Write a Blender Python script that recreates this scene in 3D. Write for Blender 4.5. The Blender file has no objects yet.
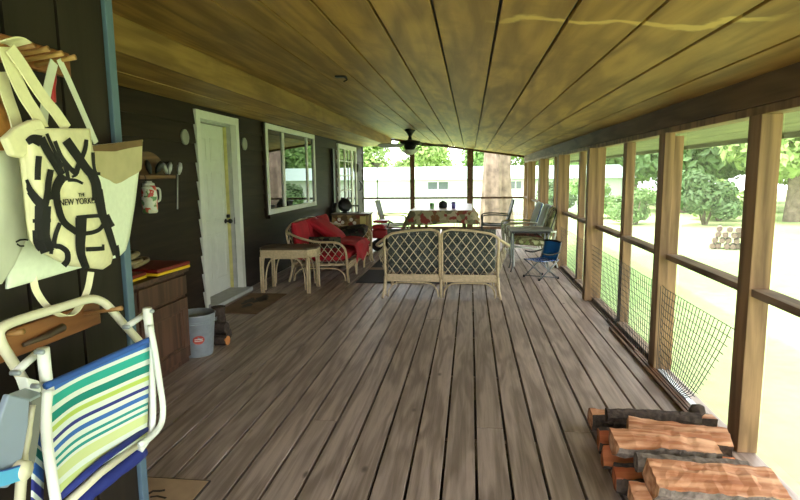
import bpy, math, random
from mathutils import Vector, Matrix, noise
random.seed(7)
PI = math.pi
COL = bpy.context.scene.collection

# ---------------------------------------------------------------- camera frame (used to measure points off the photograph)
H = 1.45
F = 560.0
_a = Vector((470.5-400, -(174.0-250), -F)).normalized()
_d = Vector((443.0-400, 0, -F)); _d.y = -(_a.x*_d.x+_a.z*_d.z)/_a.y; _d.normalize()
_z = -_d if _d.y < 0 else _d
_x = _a.cross(_z)
RW = Matrix((_x, _a, _z))            # rows: world axes seen from the camera
def P(px, py, x=None, y=None, z=None):
    """world point on a plane of constant x, y or z that the photograph shows at a pixel"""
    d = RW @ Vector((px-400, -(py-250), -F))
    if z is not None: t = (z-H)/d.z
    elif x is not None: t = x/d.x
    else: t = y/d.y
    return Vector((0, 0, H)) + d*t

# ---------------------------------------------------------------- mesh builder
def cr(pts, n=6, closed=False):
    """Catmull-Rom resampling of a polyline"""
    pts = [Vector(p) for p in pts]; out = []; N = len(pts)
    segs = N if closed else N-1
    for i in range(segs):
        p1, p2 = pts[i], pts[(i+1) % N]
        p0 = pts[(i-1) % N] if closed or i > 0 else p1*2-p2
        p3 = pts[(i+2) % N] if closed or i+2 < N else p2*2-p1
        for k in range(n):
            t = k/n
            out.append(0.5*((2*p1)+(-p0+p2)*t+(2*p0-5*p1+4*p2-p3)*t*t+(-p0+3*p1-3*p2+p3)*t**3))
    if not closed: out.append(pts[-1])
    return out

class MB:
    def __init__(s): s.v = []; s.f = []; s.uv = None
    def add(s, vs, fs):
        b = len(s.v); s.v += [Vector(v) for v in vs]; s.f += [tuple(b+i for i in f) for f in fs]; return s
    def box(s, x0, x1, y0, y1, z0, z1):
        return s.add([(x0,y0,z0),(x1,y0,z0),(x1,y1,z0),(x0,y1,z0),(x0,y0,z1),(x1,y0,z1),(x1,y1,z1),(x0,y1,z1)],
                     [(3,2,1,0),(4,5,6,7),(0,1,5,4),(1,2,6,5),(2,3,7,6),(3,0,4,7)])
    def obox(s, c, size, m=None):
        m = m or Matrix.Identity(3); c = Vector(c); a, b, d = (q/2 for q in size)
        vs = [c+m@Vector(p) for p in [(-a,-b,-d),(a,-b,-d),(a,b,-d),(-a,b,-d),(-a,-b,d),(a,-b,d),(a,b,d),(-a,b,d)]]
        return s.add(vs, [(3,2,1,0),(4,5,6,7),(0,1,5,4),(1,2,6,5),(2,3,7,6),(3,0,4,7)])
    def hexa(s, lo, hi):
        """eight free corners: four below, four above, both counter-clockwise from outside/top"""
        return s.add(list(lo)+list(hi), [(3,2,1,0),(4,5,6,7),(0,1,5,4),(1,2,6,5),(2,3,7,6),(3,0,4,7)])
    def tube(s, pts, r, n=8, closed=False, flat=1.0, caps=True):
        pts = [Vector(p) for p in pts]; N = len(pts)
        rs = r if isinstance(r, (list, tuple)) else [r]*N
        b = len(s.v); up = None
        for i, p in enumerate(pts):
            if closed: t = pts[(i+1) % N]-pts[(i-1) % N]
            else: t = pts[min(i+1, N-1)]-pts[max(i-1, 0)]
            t.normalize()
            if up is None:
                up = Vector((0,0,1)) if abs(t.z) < .9 else Vector((0,1,0))
            u = up-t*up.dot(t)
            if u.length < 1e-5: u = t.orthogonal()
            u.normalize(); w = t.cross(u); up = u
            for k in range(n):
                a = 2*PI*k/n
                s.v.append(p+u*math.cos(a)*rs[i]*flat+w*math.sin(a)*rs[i])
        for i in range(N if closed else N-1):
            for k in range(n):
                a, c = b+i*n+k, b+i*n+(k+1) % n
                j = (i+1) % N
                d, e = b+j*n+k, b+j*n+(k+1) % n
                s.f.append((a, c, e, d))
        if not closed and caps:
            s.f.append(tuple(b+k for k in reversed(range(n))))
            s.f.append(tuple(b+(N-1)*n+k for k in range(n)))
        return s
    def lathe(s, prof, c=(0,0,0), n=24, m=None, sx=1, sy=1):
        """profile [(r,z)...] turned about z (or m's z)"""
        m = m or Matrix.Identity(3); c = Vector(c); b = len(s.v)
        for r, z in prof:
            for k in range(n):
                a = 2*PI*k/n
                s.v.append(c+m@Vector((r*math.cos(a)*sx, r*math.sin(a)*sy, z)))
        for i in range(len(prof)-1):
            for k in range(n):
                s.f.append((b+i*n+k, b+i*n+(k+1) % n, b+(i+1)*n+(k+1) % n, b+(i+1)*n+k))
        if prof[0][0] > 1e-6: s.f.append(tuple(b+k for k in reversed(range(n))))
        if prof[-1][0] > 1e-6: s.f.append(tuple(b+(len(prof)-1)*n+k for k in range(n)))
        return s
    def grid(s, fn, nu, nv, closed_u=False):
        b = len(s.v)
        for j in range(nv+1):
            for i in range(nu+(0 if closed_u else 1)):
                s.v.append(Vector(fn(i/nu, j/nv)))
        w = nu if closed_u else nu+1
        for j in range(nv):
            for i in range(nu):
                i2 = (i+1) % w
                s.f.append((b+j*w+i, b+j*w+i2, b+(j+1)*w+i2, b+(j+1)*w+i))
        return s
    def slab(s, fn, nu, nv, off):
        """a grid with thickness: off(u,v) is the vector to the back face"""
        b = len(s.v); w = nu+1
        for j in range(nv+1):
            for i in range(w): s.v.append(Vector(fn(i/nu, j/nv)))
        m = len(s.v)-b
        for j in range(nv+1):
            for i in range(w): s.v.append(Vector(fn(i/nu, j/nv))+Vector(off(i/nu, j/nv)))
        q = lambda i, j: b+j*w+i
        for j in range(nv):
            for i in range(nu):
                f = (q(i,j), q(i+1,j), q(i+1,j+1), q(i,j+1)); s.f.append(f)
                s.f.append(tuple(x+m for x in reversed(f)))
        for i in range(nu):
            s.f.append((q(i+1,0), q(i,0), q(i,0)+m, q(i+1,0)+m)); s.f.append((q(i,nv), q(i+1,nv), q(i+1,nv)+m, q(i,nv)+m))
        for j in range(nv):
            s.f.append((q(0,j), q(0,j+1), q(0,j+1)+m, q(0,j)+m)); s.f.append((q(nu,j+1), q(nu,j), q(nu,j)+m, q(nu,j+1)+m))
        return s
    def prism(s, pts, off):
        """closed outline extruded by a vector"""
        pts = [Vector(p) for p in pts]; off = Vector(off); n = len(pts); b = len(s.v)
        s.v += pts+[p+off for p in pts]
        s.f.append(tuple(b+i for i in range(n))); s.f.append(tuple(b+n+i for i in reversed(range(n))))
        for i in range(n):
            j = (i+1) % n; s.f.append((b+j, b+i, b+n+i, b+n+j))
        return s
    def ribbon(s, pts, wdir, w, t):
        pts = [Vector(p) for p in pts]; wd = Vector(wdir)
        N = len(pts); ws = w if isinstance(w, (list, tuple)) else [w]*N; b = len(s.v)
        for i, p in enumerate(pts):
            tg = (pts[min(i+1,N-1)]-pts[max(i-1,0)]).normalized()
            wv = (wd-tg*wd.dot(tg)).normalized(); nv = tg.cross(wv)
            for q in ((-1,-1),(1,-1),(1,1),(-1,1)): s.v.append(p+wv*q[0]*ws[i]/2+nv*q[1]*t/2)
        for i in range(N-1):
            for k in range(4):
                a = b+i*4; k2 = (k+1) % 4
                s.f.append((a+k, a+k2, a+4+k2, a+4+k))
        s.f.append((b+3,b+2,b+1,b)); e = b+(N-1)*4; s.f.append((e,e+1,e+2,e+3))
        return s
    def build(s, name, mat, parent=None, smooth=False, bevel=0.0, world=True, sub=0, uvf=None):
        me = bpy.data.meshes.new(name)
        vs = s.v
        o = bpy.data.objects.new(name, me); COL.objects.link(o)
        if parent is not None:
            o.parent = parent
            if world:
                r = parent
                while r.parent: r = r.parent
                im = r.matrix_basis.inverted()
                vs = [im @ v for v in vs]
        else:
            lo = Vector([min(v[i] for v in vs) for i in range(3)]); hi = Vector([max(v[i] for v in vs) for i in range(3)])
            c = Vector(((lo.x+hi.x)/2, (lo.y+hi.y)/2, lo.z)); vs = [v-c for v in vs]; o.location = c
        me.from_pydata([tuple(v) for v in vs], [], s.f)
        me.validate()
        import bmesh
        bm = bmesh.new(); bm.from_mesh(me); bmesh.ops.recalc_face_normals(bm, faces=bm.faces); bm.to_mesh(me); bm.free()
        for m in (mat if isinstance(mat, (list, tuple)) else [mat]): me.materials.append(m)
        if smooth: me.polygons.foreach_set('use_smooth', [True]*len(me.polygons))
        if uvf:
            uv = me.uv_layers.new(name='UVMap')
            for l in me.loops: uv.data[l.index].uv = uvf[l.vertex_index]
        if bevel:
            b = o.modifiers.new('bevel', 'BEVEL'); b.width = bevel; b.segments = 2; b.limit_method = 'ANGLE'; b.angle_limit = math.radians(40)
        if sub:
            b = o.modifiers.new('sub', 'SUBSURF'); b.levels = sub; b.render_levels = sub
        return o

def tag(o, label, cat, group=None, kind=None):
    o['label'] = label; o['category'] = cat
    if group: o['group'] = group
    if kind: o['kind'] = kind
    return o
def thing(name, label, cat, loc=(0,0,0), rz=0.0, group=None):
    o = bpy.data.objects.new(name, None); COL.objects.link(o); o.empty_display_size = .1
    o.location = loc; o.rotation_euler = (0,0,rz)
    bpy.context.view_layer.update() if False else None
    o.matrix_basis = Matrix.Translation(Vector(loc)) @ Matrix.Rotation(rz, 4, 'Z')
    return tag(o, label, cat, group)
def struct(o, label=None, cat=None):
    o['kind'] = 'structure'
    if label: o['label'] = label
    if cat: o['category'] = cat
    return o
def dup(root, loc, rz=0.0, scale=1.0, label=None, group=None):
    r = root.copy(); COL.objects.link(r)
    r.location = loc; r.rotation_euler = (0,0,rz); r.scale = (scale,)*3
    if label: r['label'] = label
    if group: r['group'] = group
    for ch in list(root.children):
        c = ch.copy(); COL.objects.link(c); c.parent = r
        for g in list(ch.children):
            d = g.copy(); COL.objects.link(d); d.parent = c
    return r

# ---------------------------------------------------------------- materials
def lin(r, g, b):
    f = lambda c: (c/255)/12.92 if c/255 <= .04045 else ((c/255+.055)/1.055)**2.4
    return (f(r), f(g), f(b), 1)
def newmat(name):
    m = bpy.data.materials.new(name); m.use_nodes = True
    nt = m.node_tree; b = nt.nodes['Principled BSDF']
    return m, nt, b
def N(nt, t, **kw):
    n = nt.nodes.new(t)
    for k, v in kw.items():
        if k in n.inputs: n.inputs[k].default_value = v
        else: setattr(n, k, v)
    return n
def plain(name, col, rough=.6, metal=0.0, var=.12, scale=12.0, bump=0.0, spec=.5):
    m, nt, b = newmat(name)
    b.inputs['Roughness'].default_value = rough; b.inputs['Metallic'].default_value = metal
    b.inputs['Specular IOR Level'].default_value = spec
    tc = N(nt, 'ShaderNodeTexCoord'); no = N(nt, 'ShaderNodeTexNoise', Scale=scale, Detail=4.0)
    nt.links.new(tc.outputs['Object'], no.inputs['Vector'])
    rp = N(nt, 'ShaderNodeValToRGB'); c = lin(*col)
    rp.color_ramp.elements[0].position = .3; rp.color_ramp.elements[1].position = .7
    rp.color_ramp.elements[0].color = [max(0, x*(1-var)) for x in c[:3]]+[1]
    rp.color_ramp.elements[1].color = [min(1, x*(1+var)) for x in c[:3]]+[1]
    nt.links.new(no.outputs['Fac'], rp.inputs['Fac']); nt.links.new(rp.outputs['Color'], b.inputs['Base Color'])
    if bump:
        bp = N(nt, 'ShaderNodeBump', Strength=bump, Distance=.01); nt.links.new(no.outputs['Fac'], bp.inputs['Height']); nt.links.new(bp.outputs['Normal'], b.inputs['Normal'])
    return m
def wood(name, c1, c2, axis='Y', grain=9.0, stretch=14.0, rough=.6, island=.25, bump=.25, c3=None, patch=.0, spec=.4, knots=False, stain=None):
    """long grain along an axis, a random tone per board, optional weather patches and knots"""
    m, nt, b = newmat(name); L = nt.links
    b.inputs['Roughness'].default_value = rough; b.inputs['Specular IOR Level'].default_value = spec
    tc = N(nt, 'ShaderNodeTexCoord'); ge = N(nt, 'ShaderNodeNewGeometry')
    wn = N(nt, 'ShaderNodeTexWhiteNoise', noise_dimensions='1D'); L.new(ge.outputs['Random Per Island'], wn.inputs['W'])
    off = N(nt, 'ShaderNodeVectorMath', operation='MULTIPLY'); off.inputs[1].default_value = (37, 29, 41); L.new(wn.outputs['Color'], off.inputs[0])
    ad = N(nt, 'ShaderNodeVectorMath', operation='ADD'); L.new(tc.outputs['Object'], ad.inputs[0]); L.new(off.outputs[0], ad.inputs[1])
    mp = N(nt, 'ShaderNodeMapping'); s = [grain*stretch/4]*3; s['XYZ'.index(axis)] = grain/4
    mp.inputs['Scale'].default_value = s; L.new(ad.outputs[0], mp.inputs['Vector'])
    n1 = N(nt, 'ShaderNodeTexNoise', Scale=.5, Detail=6.0, Roughness=.65, Distortion=.6); L.new(mp.outputs[0], n1.inputs['Vector'])
    mp2 = N(nt, 'ShaderNodeMapping'); s2 = [grain*.9]*3; s2['XYZ'.index(axis)] = grain*.10
    mp2.inputs['Scale'].default_value = s2; L.new(ad.outputs[0], mp2.inputs['Vector'])
    n2 = N(nt, 'ShaderNodeTexNoise', Scale=.8, Detail=2.0, Distortion=.4); L.new(mp2.outputs[0], n2.inputs['Vector'])
    ring = N(nt, 'ShaderNodeMath', operation='MULTIPLY'); ring.inputs[1].default_value = 22.0; L.new(n2.outputs['Fac'], ring.inputs[0])
    sn = N(nt, 'ShaderNodeMath', operation='SINE'); L.new(ring.outputs[0], sn.inputs[0])
    mx = N(nt, 'ShaderNodeMath', operation='MULTIPLY_ADD'); mx.inputs[1].default_value = .16; L.new(sn.outputs[0], mx.inputs[0]); L.new(n1.outputs['Fac'], mx.inputs[2])
    rp = N(nt, 'ShaderNodeValToRGB'); rp.color_ramp.elements[0].position = .28; rp.color_ramp.elements[1].position = .72
    rp.color_ramp.elements[0].color = lin(*c1); rp.color_ramp.elements[1].color = lin(*c2); L.new(mx.outputs[0], rp.inputs['Fac'])
    out = rp.outputs['Color']
    if c3:
        n3 = N(nt, 'ShaderNodeTexNoise', Scale=1.7, Detail=5.0, Roughness=.7); L.new(ad.outputs[0], n3.inputs['Vector'])
        r3 = N(nt, 'ShaderNodeMapRange'); r3.inputs['From Min'].default_value = .5; r3.inputs['From Max'].default_value = .75; r3.inputs['To Max'].default_value = patch
        L.new(n3.outputs['Fac'], r3.inputs['Value'])
        m3 = N(nt, 'ShaderNodeMix', data_type='RGBA'); L.new(r3.outputs[0], m3.inputs['Factor']); L.new(out, m3.inputs['A']); m3.inputs['B'].default_value = lin(*c3); out = m3.outputs['Result']
    if knots:
        vo = N(nt, 'ShaderNodeTexVoronoi', Scale=2.6); mk = N(nt, 'ShaderNodeMapping'); sk = [1.6]*3; sk['XYZ'.index(axis)] = .75
        mk.inputs['Scale'].default_value = sk; L.new(ad.outputs[0], mk.inputs['Vector']); L.new(mk.outputs[0], vo.inputs['Vector'])
        rk = N(nt, 'ShaderNodeMapRange'); rk.inputs['From Min'].default_value = .03; rk.inputs['From Max'].default_value = .085; rk.inputs['To Min'].default_value = .75; rk.inputs['To Max'].default_value = 0
        L.new(vo.outputs['Distance'], rk.inputs['Value'])
        m4 = N(nt, 'ShaderNodeMix', data_type='RGBA'); L.new(rk.outputs[0], m4.inputs['Factor']); L.new(out, m4.inputs['A']); m4.inputs['B'].default_value = lin(*[x*.45 for x in c1]); out = m4.outputs['Result']
    if stain:
        out = stain(nt, out, tc, ge)
    if island:
        hs = N(nt, 'ShaderNodeHueSaturation'); mr = N(nt, 'ShaderNodeMapRange'); mr.inputs['To Min'].default_value = 1-island; mr.inputs['To Max'].default_value = 1+island
        L.new(wn.outputs['Value'], mr.inputs['Value']); L.new(mr.outputs[0], hs.inputs['Value']); L.new(out, hs.inputs['Color']); out = hs.outputs['Color']
    L.new(out, b.inputs['Base Color'])
    if bump:
        bp = N(nt, 'ShaderNodeBump', Strength=bump, Distance=.004); L.new(mx.outputs[0], bp.inputs['Height']); L.new(bp.outputs['Normal'], b.inputs['Normal'])
    return m
def stripes(name, stops, rough=.75, sc=1.0):
    """woven stripes down the v of the sling's own uv map"""
    m, nt, b = newmat(name); b.inputs['Roughness'].default_value = rough
    uv = N(nt, 'ShaderNodeUVMap'); sp = N(nt, 'ShaderNodeSeparateXYZ'); nt.links.new(uv.outputs[0], sp.inputs[0])
    rp = N(nt, 'ShaderNodeValToRGB'); rp.color_ramp.interpolation = 'CONSTANT'
    els = rp.color_ramp.elements
    while len(els) < len(stops): els.new(.5)
    for e, (p, c) in zip(els, stops): e.position = p
    for e, (p, c) in zip(els, stops): e.color = lin(*c)
    fr = N(nt, 'ShaderNodeMath', operation='FRACT'); mu = N(nt, 'ShaderNodeMath', operation='MULTIPLY'); mu.inputs[1].default_value = sc
    nt.links.new(sp.outputs['Y'], mu.inputs[0]); nt.links.new(mu.outputs[0], fr.inputs[0]); nt.links.new(fr.outputs[0], rp.inputs['Fac'])
    nt.links.new(rp.outputs['Color'], b.inputs['Base Color'])
    return m
def blotch(name, cols, scale=14.0, rough=.85):
    """printed cloth: cells of several colours"""
    m, nt, b = newmat(name); b.inputs['Roughness'].default_value = rough
    tc = N(nt, 'ShaderNodeTexCoord'); no = N(nt, 'ShaderNodeTexNoise', Scale=scale*.7, Detail=2.0)
    av = N(nt, 'ShaderNodeMixRGB'); av.inputs[0].default_value = .12
    nt.links.new(tc.outputs['Object'], no.inputs['Vector']); nt.links.new(tc.outputs['Object'], av.inputs[1]); nt.links.new(no.outputs['Color'], av.inputs[2])
    vo = N(nt, 'ShaderNodeTexVoronoi', Scale=scale); nt.links.new(av.outputs[0], vo.inputs['Vector'])
    sp = N(nt, 'ShaderNodeSeparateColor'); nt.links.new(vo.outputs['Color'], sp.inputs[0])
    rp = N(nt, 'ShaderNodeValToRGB'); rp.color_ramp.interpolation = 'CONSTANT'; els = rp.color_ramp.elements
    while len(els) < len(cols): els.new(.5)
    for i, e in enumerate(els): e.position = i/len(cols)
    for e, c in zip(els, cols): e.color = lin(*c)
    nt.links.new(sp.outputs[0], rp.inputs['Fac']); nt.links.new(rp.outputs['Color'], b.inputs['Base Color'])
    return m

def ceiling_stain(nt, col, tc, ge):
    """a pale wandering water mark across the boards, dark spots of old damp"""
    L = nt.links
    sp = N(nt, 'ShaderNodeSeparateXYZ'); L.new(ge.outputs['Position'], sp.inputs[0])
    no = N(nt, 'ShaderNodeTexNoise', Scale=3.0, Detail=4.0); L.new(ge.outputs['Position'], no.inputs['Vector'])
    # mark centre line: y = 2.55 - .55*x**2... wandering with the noise
    xx = N(nt, 'ShaderNodeMath', operation='MULTIPLY'); L.new(sp.outputs['X'], xx.inputs[0]); L.new(sp.outputs['X'], xx.inputs[1])
    ym = N(nt, 'ShaderNodeMath', operation='MULTIPLY_ADD'); L.new(xx.outputs[0], ym.inputs[0]); ym.inputs[1].default_value = .30; L.new(sp.outputs['Y'], ym.inputs[2])
    nn = N(nt, 'ShaderNodeMath', operation='MULTIPLY_ADD'); L.new(no.outputs['Fac'], nn.inputs[0]); nn.inputs[1].default_value = .55; L.new(ym.outputs[0], nn.inputs[2])
    di = N(nt, 'ShaderNodeMath', operation='SUBTRACT'); L.new(nn.outputs[0], di.inputs[0]); di.inputs[1].default_value = 2.74
    ab = N(nt, 'ShaderNodeMath', operation='ABSOLUTE'); L.new(di.outputs[0], ab.inputs[0])
    mr = N(nt, 'ShaderNodeMapRange'); mr.inputs['From Min'].default_value = .02; mr.inputs['From Max'].default_value = .05; mr.inputs['To Min'].default_value = .75; mr.inputs['To Max'].default_value = 0; L.new(ab.outputs[0], mr.inputs['Value'])
    xr = N(nt, 'ShaderNodeMapRange'); xr.inputs['From Min'].default_value = .05; xr.inputs['From Max'].default_value = .2; L.new(sp.outputs['X'], xr.inputs['Value'])
    xr2 = N(nt, 'ShaderNodeMapRange'); xr2.inputs['From Min'].default_value = .95; xr2.inputs['From Max'].default_value = 1.05; xr2.inputs['To Min'].default_value = 1; xr2.inputs['To Max'].default_value = 0; L.new(sp.outputs['X'], xr2.inputs['Value'])
    mu = N(nt, 'ShaderNodeMath', operation='MULTIPLY'); L.new(mr.outputs[0], mu.inputs[0]); L.new(xr.outputs[0], mu.inputs[1])
    mu2 = N(nt, 'ShaderNodeMath', operation='MULTIPLY'); L.new(mu.outputs[0], mu2.inputs[0]); L.new(xr2.outputs[0], mu2.inputs[1])
    m = N(nt, 'ShaderNodeMix', data_type='RGBA'); L.new(mu2.outputs[0], m.inputs['Factor']); L.new(col, m.inputs['A']); m.inputs['B'].default_value = lin(238,205,120)
    return m.outputs['Result']

M = {}
M['deck'] = wood('deck_boards', (138,122,112), (188,170,159), 'Y', 12, 24, .46, .09, .45, c3=(128,112,102), patch=.2, spec=.5, knots=True)
M['ceil'] = wood('ceiling_boards', (138,104,48), (186,146,76), 'Y', 6.5, 10, .55, .06, .1, c3=(118,90,46), patch=.6, stain=ceiling_stain)
M['soffit'] = wood('soffit_boards', (148,112,58), (186,148,82), 'Y', 7, 12, .55, .08, .1, c3=(120,84,40), patch=.5)
M['beam'] = wood('weathered_beam', (78,58,38), (116,90,62), 'Y', 8, 16, .7, .08, .3)
M['post'] = wood('post_lumber', (112,86,58), (164,130,92), 'Z', 9, 14, .65, .12, .2, knots=True)
M['rail'] = wood('rail_lumber', (104,84,68), (160,136,114), 'Y', 9, 14, .65, .12, .2)
M['siding'] = wood('brown_siding', (37,27,20), (51,38,29), 'Y', 8, 14, .6, .10, .15, spec=.25)
M['panel'] = wood('dark_panelling', (33,27,22), (43,35,29), 'Z', 8, 14, .65, .1, .15, spec=.25)
M['teal'] = plain('teal_paint', (84,108,128), .55, var=.08)
M['white'] = plain('white_paint', (226,228,220), .45, var=.04)
M['doorwhite'] = plain('door_paint', (220,224,216), .4, var=.03)
M['weather'] = plain('weather_strip', (206,198,130), .6)
M['jamb'] = plain('grey_jamb', (176,178,176), .6)
M['cab'] = wood('dark_cabinet_wood', (66,44,33), (98,68,52), 'Z', 9, 12, .5, .12, .15)
M['rackwood'] = wood('orange_pine', (112,66,32), (156,100,56), 'Y', 9, 12, .5, .1, .1)
M['rackdark'] = wood('brown_rack_wood', (96,66,38), (140,100,60), 'Y', 9, 12, .5, .1, .1)
M['peg'] = wood('turned_peg', (150,108,66), (200,158,104), 'X', 9, 8, .5, .1, .1)
M['rattan'] = plain('rattan', (206,186,150), .5, var=.16, scale=40, bump=.1)
M['rattan2'] = plain('rattan_pale', (216,202,174), .5, var=.12, scale=40, bump=.1)
M['red'] = plain('red_cushion', (176,28,44), .85, var=.18, scale=7, bump=.2)
M['black'] = plain('black_metal', (22,21,22), .45, var=.1)
M['blackp'] = plain('black_plastic', (26,26,28), .5, var=.1)
M['galv'] = plain('galvanised_steel', (158,168,176), .4, .25, var=.12, scale=20)
M['chrome'] = plain('club_steel', (178,180,182), .35, .3)
M['cream'] = plain('shaded_white_enamel', (226,222,200), .35, var=.04)  # white enamel with shade put into its colour
M['wenamel'] = plain('white_enamel', (236,240,238), .3, var=.03)
M['canvas'] = plain('cream_canvas', (226,221,186), .85, var=.05, scale=60, bump=.1)
M['wcanvas'] = plain('white_canvas', (232,240,226), .8, var=.04, scale=60, bump=.1)
M['gcanvas'] = plain('grey_white_canvas', (208,212,200), .85, var=.08, scale=14, bump=.1)
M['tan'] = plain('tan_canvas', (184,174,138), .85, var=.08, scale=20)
M['brown_in'] = plain('brown_lining', (112,88,58), .85, var=.15)
M['ink'] = plain('black_print', (14,14,15), .8, var=.05)
M['navy'] = plain('navy_cloth', (30,44,132), .7, var=.1)
M['blue'] = plain('blue_cloth', (48,92,178), .7, var=.1)
M['sky_blue'] = plain('light_blue_webbing', (90,180,236), .6, var=.05)
M['armgrey'] = plain('grey_blue_plastic', (140,154,180), .4, var=.03)
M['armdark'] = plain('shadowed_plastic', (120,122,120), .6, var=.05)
M['putty'] = plain('putty_tube', (196,192,170), .4, var=.05)
M['rope'] = plain('old_rope', (146,130,100), .9, var=.2, scale=60, bump=.3)
M['vred'] = plain('dark_red_vinyl', (118,20,18), .45, var=.1)
M['vyel'] = plain('yellow_vinyl', (238,196,40), .5, var=.05)
M['strip_brown'] = wood('brown_trim_strip', (84,58,42), (126,92,70), 'Y', 9, 14, .5, .2, .1)
M['strip_white'] = plain('white_trim_strip', (220,226,230), .4, var=.05)
M['net'] = plain('black_netting', (30,32,32), .6, var=.05)
M['bark'] = plain('dark_bark', (74,62,54), .95, var=.5, scale=30, bump=1.0)
M['barkg'] = plain('grey_bark', (128,116,106), .95, var=.5, scale=34, bump=1.0)
M['split'] = wood('split_oak', (178,112,72), (240,188,146), 'X', 14, 10, .7, .08, .8, c3=(248,226,200), patch=.85)
M['splitr'] = wood('red_split_oak', (176,92,56), (218,140,92), 'X', 10, 8, .7, .08, .5)
M['matt'] = plain('tan_board', (186,158,126), .8, var=.15, scale=9)
M['matdark'] = plain('dark_mark', (54,46,40), .8)
M['dmat'] = plain('brown_door_mat', (112,86,64), .95, var=.3, scale=5, bump=.3)
M['rug'] = plain('dark_rug', (52,54,60), .95, var=.2, scale=30, bump=.3)
M['rugtan'] = plain('tan_rug_stripe', (150,130,110), .95, var=.2, scale=30)
M['ltop'] = wood('table_top_dark', (74,58,44), (98,80,62), 'X', 8, 10, .45, .05, .1)
M['darkcush'] = blotch('dark_grey_green_print', [(84,90,86), (62,68,66), (104,110,104), (52,56,56)], 60)
M['campat'] = blotch('dark_leaf_print', [(52,56,44), (34,36,32), (86,86,66), (60,40,40), (24,26,24)], 16)
M['bluegrey'] = plain('pale_blue_cushion', (196,212,212), .85, var=.06)
M['greenpat'] = blotch('green_leaf_print', [(176,182,132), (120,130,78), (206,202,160), (96,84,56)], 20)
M['dkred'] = blotch('dark_red_print', [(96,30,38), (70,34,34), (120,60,56), (60,50,44)], 18)
M['cloth'] = blotch('floral_table_cloth', [(170,160,120), (140,96,60), (128,128,92), (196,184,150), (150,70,60), (110,104,76), (176,170,132)], 13)
M['clothtop'] = plain('white_table_top', (236,238,238), .35, var=.03)
M['aqua'] = plain('white_metal_chair', (222,226,216), .4, var=.05)
M['darkgreen'] = plain('dark_sling', (56,66,66), .6, var=.1)
M['greytop'] = plain('grey_table_top', (116,118,114), .45, var=.08)
M['kidblue'] = plain('kid_blue_nylon', (24,104,178), .6, var=.1)
M['kidpat'] = blotch('blue_white_print', [(44,92,200), (226,232,240), (70,130,224), (30,70,170)], 60)
M['steel'] = plain('grey_steel_tube', (120,124,128), .35, .6)
M['toyred'] = plain('toy_red', (168,36,40), .4, var=.06)
M['woven'] = blotch('woven_brown_panel', [(136,110,66), (104,82,50), (160,134,86), (120,60,40)], 12)
M['motif'] = plain('white_motif', (226,222,206), .6)
M['lit_yellow'] = plain('lit_end', (206,194,120), .6)
M['green_cup'] = plain('green_cup', (150,214,140), .3, var=.04)
M['purple_cup'] = plain('purple_cup', (130,120,214), .3, var=.04)
M['straw'] = plain('straw_hat', (170,120,56), .85, var=.3, scale=40, bump=.3)
M['orange'] = plain('orange_cut_wood', (214,140,76), .7, var=.1)
M['logo'] = plain('red_badge', (196,84,70), .5, var=.1)
M['shade'] = plain('frosted_glass', (226,230,222), .3, var=.02)
M['mugc'] = blotch('fruit_print', [(232,234,220), (214,74,66), (232,226,206), (100,150,90), (230,120,90), (236,238,226)], 22, .35)
M['disc'] = plain('pale_wall_plate', (150,150,140), .5, var=.1)
M['house'] = plain('pale_house_wall', (196,206,200), .7, var=.03, scale=1)
M['hroof'] = plain('pale_roof', (150,176,164), .6, var=.05, scale=2)
M['hglass'] = plain('house_glass', (90,98,104), .1, var=.05)
M['trunkm'] = plain('tree_bark', (116,102,88), .95, var=.45, scale=4, bump=1.0)
def leafmat(name, col):
    m = plain(name, col, .6, var=.35, scale=.6); nt = m.node_tree; b_ = nt.nodes['Principled BSDF']; tl = N(nt, 'ShaderNodeBsdfTranslucent'); mx_ = N(nt, 'ShaderNodeMixShader'); mx_.inputs[0].default_value = .4
    nt.links.new(b_.inputs['Base Color'].links[0].from_socket, tl.inputs['Color']); nt.links.new(b_.outputs[0], mx_.inputs[1]); nt.links.new(tl.outputs[0], mx_.inputs[2])
    nt.links.new(mx_.outputs[0], nt.nodes['Material Output'].inputs['Surface']); return m
M['leaf1'] = leafmat('leaf_light', (150,176,104)); M['leaf2'] = leafmat('leaf_mid', (122,156,90)); M['leaf3'] = leafmat('leaf_dark', (92,122,74))
M['logend'] = plain('weathered_log', (104,86,76), .9, var=.3, scale=6)
M['roofm'] = plain('roof_sheet', (90,90,92), .7)
M['eave'] = wood('eave_boards', (104,102,64), (134,132,90), 'Y', 6, 10, .6, .08, .1)
M['interior'] = plain('dim_room', (40,38,34), .9)
M['fence'] = plain('fence_wire', (120,116,104), .7)

def lawn_mat():
    m, nt, b = newmat('lawn'); L = nt.links; b.inputs['Roughness'].default_value = .9; b.inputs['Specular IOR Level'].default_value = .1
    tc = N(nt, 'ShaderNodeTexCoord')
    n1 = N(nt, 'ShaderNodeTexNoise', Scale=.12, Detail=5.0); n2 = N(nt, 'ShaderNodeTexNoise', Scale=6.0, Detail=4.0)
    L.new(tc.outputs['Object'], n1.inputs['Vector']); L.new(tc.outputs['Object'], n2.inputs['Vector'])
    a = N(nt, 'ShaderNodeMath', operation='MULTIPLY_ADD'); a.inputs[1].default_value = .25; L.new(n2.outputs['Fac'], a.inputs[0]); L.new(n1.outputs['Fac'], a.inputs[2])
    rp = N(nt, 'ShaderNodeValToRGB'); e = rp.color_ramp.elements
    e[0].position = .45; e[0].color = lin(132,164,96); e[1].position = .78; e[1].color = lin(184,196,138)
    L.new(a.outputs[0], rp.inputs['Fac']); L.new(rp.outputs['Color'], b.inputs['Base Color'])
    return m
M['lawn'] = lawn_mat()
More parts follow.
